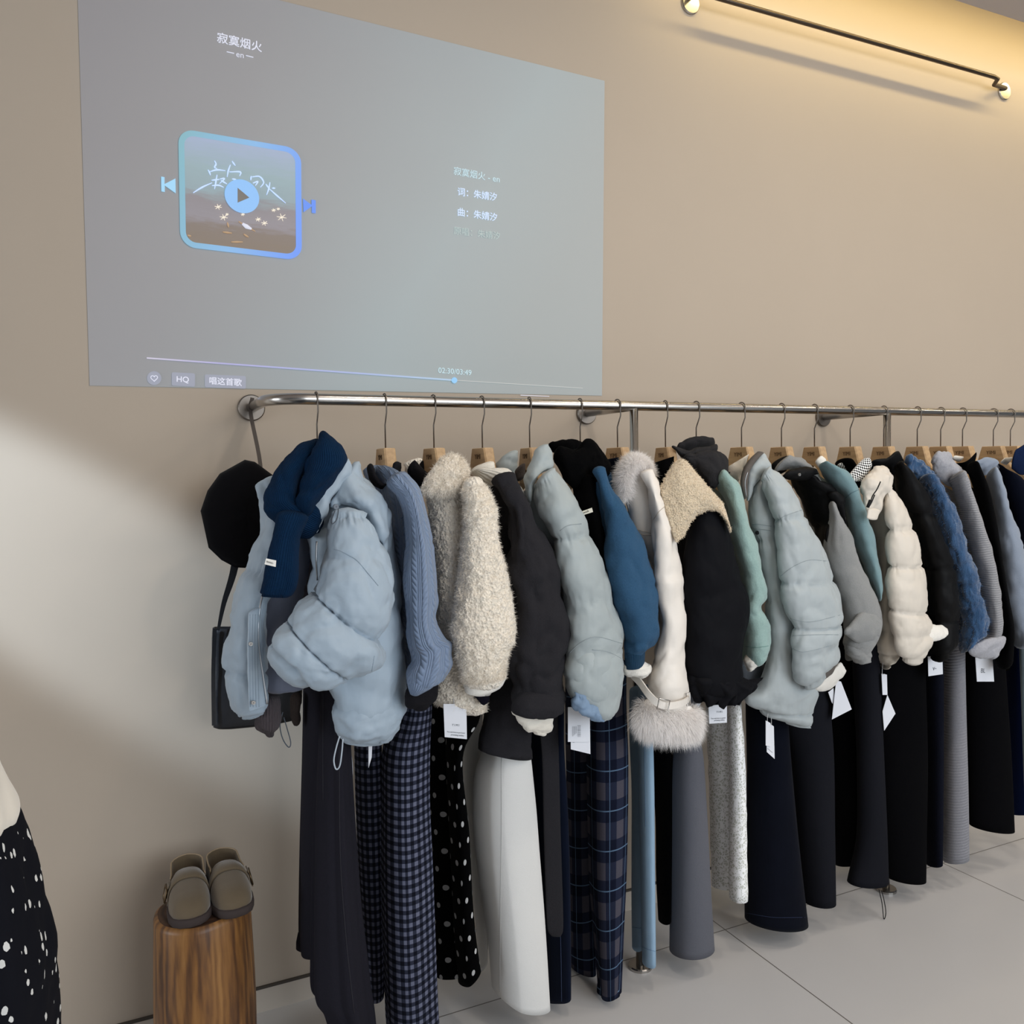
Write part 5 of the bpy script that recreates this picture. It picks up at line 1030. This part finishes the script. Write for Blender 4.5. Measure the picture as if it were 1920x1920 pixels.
# ---------------------------------------------------------------- log stool and clogs
ZT = .46
def stump():
    c = np.array([.146, -.252]); Rr = .113
    g = thing('log_stool', (c[0], c[1], 0), 'round varnished log stool against the wall with brown clogs on it', 'stool')
    t = NT('acacia_bark_wood', .42, 0, 0, .4); u, v, _ = t.uv()
    n = t.noise(1.0, t.scaled_uv((22, 2.2, 1)), 6, .62); n2 = t.noise(7, t.scaled_uv((1, .35, 1)), 3)
    w_ = t.n('ShaderNodeTexWave', wave_type='BANDS', bands_direction='X'); w_.inputs['Scale'].default_value = 3; w_.inputs['Distortion'].default_value = 14; w_.inputs['Detail'].default_value = 3; w_.inputs['Detail Scale'].default_value = 1.2
    t.l(t.scaled_uv((4, .7, 1)), w_.inputs['Vector'])
    k = t.math('ADD', t.math('MULTIPLY', n, .78), t.math('MULTIPLY', w_.outputs['Fac'], .10)); k = t.math('ADD', k, t.math('MULTIPLY', n2, .2))
    t.color(t.ramp(k, [(.36, lin('#2c1c14')), (.47, lin('#5a3c24')), (.58, lin('#80582f')), (.72, lin('#9a7040'))])); t.bump(n, .3, .003)
    tt = NT('end_grain', .5, 0, 0, .35); x = tt.n('ShaderNodeTexWave', wave_type='RINGS', rings_direction='Z'); x.inputs['Scale'].default_value = 18; x.inputs['Distortion'].default_value = 3; tt.l(tt.obj(), x.inputs['Vector'])
    tt.color(tt.mix(x.outputs['Fac'], lin('#3c2a22'), lin('#59402f')))
    n_ = 72; zs = [0, .01, .1, .2, .3, .4, .446, .455, ZT]; vs = []; fs = []; uvs = []
    for i, z in enumerate(zs):
        for j in range(n_):
            a = 2*PI*j/n_; r = Rr*(1+.035*math.sin(2*a+.6)+.02*math.sin(3*a+z*2)+.008*math.sin(7*a+1)) - (0, 0, 0, 0, 0, 0, 0, .003, .010)[i] + .004*math.sin(z*9)
            vs.append((c[0]+r*math.cos(a), c[1]+r*math.sin(a), z))
    for i in range(len(zs)-1):
        for j in range(n_):
            j2 = (j+1) % n_; fs.append((i*n_+j, i*n_+j2, (i+1)*n_+j2, (i+1)*n_+j)); uvs.append([(j/n_*.71, zs[i]), ((j+1)/n_*.71, zs[i]), ((j+1)/n_*.71, zs[i+1]), (j/n_*.71, zs[i+1])])
    mesh('log', vs, fs, t.m, g, True, uvs)
    top = [(x_, y_, ZT) for x_, y_, _ in vs[-n_:]]; m_ = [(c[0]+(x_-c[0])*.5, c[1]+(y_-c[1])*.5, ZT+.0006) for x_, y_, _ in top]
    mesh('sawn_top', top+m_+[(c[0], c[1], ZT+.0006)], [(j, (j+1) % n_, n_+(j+1) % n_, n_+j) for j in range(n_)]+[(n_+j, n_+(j+1) % n_, 2*n_) for j in range(n_)], tt.m, g, False)
stump()
def clog(label, toe, heel, mirror):
    g = thing('clog', (toe[0], toe[1], ZT+.001), label, 'shoe', 'pair of clogs on the log stool')
    ms = NT('taupe_suede', .95, 0, .35, .1); c = lin('#655846'); ms.color(ms.mix(ms.noise(30, None, 5), tuple(x*.88 for x in c), tuple(x*1.08 for x in c))); ms.bump(ms.noise(350, None, 3), .35, .001)
    mo = plain('dark_sole', '#3b3230', .8); mi = plain('footbed_suede', '#a08d74', .95); med = plain('edge_stitch', '#4a4034', .8)
    toe = np.array([*toe, 0.]); heel = np.array([*heel, 0.]); ax = heel-toe; Ln = np.linalg.norm(ax); ax /= Ln; sd = np.array([-ax[1], ax[0], 0])*mirror
    def W(s, x, z): return toe + ax*s*Ln + sd*x + np.array([0, 0, ZT+.001+z])
    def half(s):  # half width outline, inner and outer side
        a = [(0, .0), (.02, .024), (.07, .038), (.16, .046), (.30, .049), (.45, .045), (.60, .041), (.75, .041), (.88, .040), (.95, .031), (.985, .016), (1, .0)]
        b = [(0, .0), (.02, .020), (.07, .034), (.16, .044), (.30, .047), (.45, .042), (.60, .038), (.75, .039), (.88, .038), (.95, .030), (.985, .016), (1, .0)]
        return np.interp(s, *zip(*a)), np.interp(s, *zip(*b))
    ss = [0, .005, .02, .045, .07, .11, .16, .23, .3, .38, .45, .52, .6, .68, .75, .82, .88, .93, .97, .99, 1]
    ol = [(s, half(s)[0]) for s in ss] + [(s, -half(s)[1]) for s in ss[-2:0:-1]]; n = len(ol)
    vs = []; fs = []
    for z, k in ((0, .97), (.004, 1.02), (.018, 1.03), (.022, 1.0)):
        for s, x in ol: vs.append(W(.5+(s-.5)*k*1.02, x*k*1.04, z))
    for r in range(3): fs += [(r*n+i, r*n+(i+1) % n, (r+1)*n+(i+1) % n, (r+1)*n+i) for i in range(n)]
    for r in (0, 3):
        N = len(ss)
        for i in range(N-1):
            A = lambda q: r*n+q; B = lambda q: r*n+((n-q) % n)
            f = [A(i), A(i+1), B(i+1), B(i)]; f = list(dict.fromkeys(f)); fs.append(tuple(f))
    mesh('sole', vs, fs, mo, g, True)
    vs2 = [W(.5+(s-.5)*.93, x*.92, .0235) for s, x in ol]; fs2 = []
    for i in range(len(ss)-1):
        f = list(dict.fromkeys([i, i+1, (n-i-1) % n, (n-i) % n])); fs2.append(tuple(f))
    mesh('footbed', vs2, fs2, mi, g, False)
    # vamp
    st = [.005, .03, .07, .12, .18, .25, .32, .40, .47, .53, .575]; hh = [.018, .030, .039, .045, .049, .053, .057, .061, .064, .066, .066]; m_ = 18; vs = []; fs = []
    for s, h in zip(st, hh):
        a, b = half(s)
        for j in range(m_+1):
            q = PI*j/m_; x = math.cos(q); xx = (a if x > 0 else b)*1.0*math.copysign(abs(x)**.8, x); back = .06*max(0, abs(x)-.3)*(s > .5)
            vs.append(W(s+back, xx, .018+(h-.0)*math.sin(q)**.75))
    for i in range(len(st)-1):
        for j in range(m_): fs.append((i*(m_+1)+j, i*(m_+1)+j+1, (i+1)*(m_+1)+j+1, (i+1)*(m_+1)+j))
    fs.append(tuple(range(m_+1)))
    o = mesh('vamp', vs, fs, ms.m, g, True); md = o.modifiers.new('s', 'SOLIDIFY'); md.thickness = .003; md.offset = -1
    # heel counter
    vs = []; fs = []; path = [(s, half(s)[0]) for s in (.52, .6, .68, .75, .82, .88, .93, .97, .99)] + [(1.0, 0)] + [(s, -half(s)[1]) for s in (.99, .97, .93, .88, .82, .75, .68, .6, .52)]
    for i, (s, x) in enumerate(path):
        e = abs(i-9)/9; h = .060 + .012*math.cos(e*PI/2) + .008*max(0, (e-.75)*4)
        for k, z in ((1.0, .016), (1.03, .03), (1.0, h*.8), (.95, h)): vs.append(W(s if s < .97 else s+.0, x*k, z))
    for i in range(len(path)-1):
        for k in range(3): fs.append((i*4+k, (i+1)*4+k, (i+1)*4+k+1, i*4+k+1))
    o = mesh('heel_counter', vs, fs, ms.m, g, True); md = o.modifiers.new('s', 'SOLIDIFY'); md.thickness = .003
    tube('rim', [vs[i*4+3] for i in range(len(path))], .0018, mi, g, 6)
    # strap over the instep with buckle on the outer side
    sv = []; fs = []
    for k, s in enumerate((.36, .38, .49, .51)):
        a, b = half(s); h = np.interp(s, st, hh); lift = .0065 if k in (1, 2) else .0012
        for j in range(m_+1):
            q = PI*j/m_; x = math.cos(q); xx = (a if x > 0 else b)*math.copysign(abs(x)**.8, x)*(1+lift*14); sv.append(W(s, xx, .018+(h+lift)*math.sin(q)**.75))
    for i in range(3):
        for j in range(m_): fs.append((i*(m_+1)+j, i*(m_+1)+j+1, (i+1)*(m_+1)+j+1, (i+1)*(m_+1)+j))
    so = o = mesh('strap', sv, fs, ms.m, g, True); md = o.modifiers.new('s', 'SOLIDIFY'); md.thickness = .002
    for i_ in (0, 3): tube('strap_stitch', [np.array(sv[i_*(m_+1)+j])+[0, 0, .0012] for j in range(m_+1)], .0007, med, g, 5)
    a, b = half(.44)
    tube('buckle', [W(.385, a*1.24, .028), W(.50, a*1.28, .028), W(.50, a*1.14, .058), W(.385, a*1.10, .058)], .0026, steel('antique_brass', '#6b5a44', .4), so, 8, True)
    tube('buckle_prong', [W(.44, a*1.11, .030), W(.44, a*1.03, .060)], .0015, MATS['antique_brass'], so, 6)
    ribbon('strap_end', [W(.44, a*1.0, .066), W(.44, a*1.17, .046), W(.44, a*1.25, .022)], .026, .003, ms.m, so, ax, 4)
A, B = PZ(361, 1742, ZT), PZ(440, 1725, ZT)
clog('left clog of the brown suede pair on the log stool, buckle facing left', (A[0]-.002, A[1]+.004), (A[0]+.007, A[1]+.250), 1)
clog('right clog of the brown suede pair on the log stool, buckle facing right', (B[0]+.003, B[1]+.004), (B[0]-.006, B[1]+.250), -1)

# ---------------------------------------------------------------- dressed stand at the left edge
def stand():
    Y = (-1.20, -1.20)
    c = P(-90, 1900, -1.20)
    g = thing('dress_stand', (c[0], c[1], 0), 'dress stand at the lower left edge wearing the floral skirt', 'dress stand')
    mt = steel('stand_metal', '#7a7672', .35)
    disc('base', (c[0], c[1], 0), .14, .012, (0, 0, 1), mt, g, 40); tube('pole', [(c[0], c[1], .01), (c[0], c[1], 1.05)], .012, mt, g, 14)
    L('torso', g, wool('linen_cover', '#b9ac98', .1), '-170,1060,-20,1060,.07;-190,1150,-30,1150,.08;-170,1260,-48,1260,.07;-190,1400,-25,1400,.08', Y, t=.08)
    b = garment('blouse', 'cream blouse hem over the floral skirt at the lower left edge', 'blouse', (-60, 1450, -1.2))
    L('blouse', b, wool('cream_silk', '#d3ccc0', .04, 40, .1), '-165,1040,-25,1040,.06;-225,1120,-2,1120,.09;-215,1260,-30,1260,.085;-220,1380,-12,1385,.10;-235,1450,12,1462,.115;-235,1520,32,1515,.12;-190,1600,-10,1562,.11', Y, caps='ro', wr=(.008, 9), n=56)
    s = garment('floral_skirt', 'black midi skirt with small white flowers at the lower left edge', 'skirt', (-60, 1750, -1.2))
    L('skirt', s, floral('dark_floral', '#0c0d14', '#c9c9c6'), '-185,1470,14,1470,.10;-205,1530,38,1530,.115;-225,1600,58,1600,.125;-245,1700,82,1700,.135;-262,1790,99,1790,.145;-275,1900,105,1900,.15;-285,2050,108,2050,.15;-290,2230,110,2230,.15', Y, caps='ro', fold=(6, .006, .2), wr=(.006, 10), n=80)
stand()
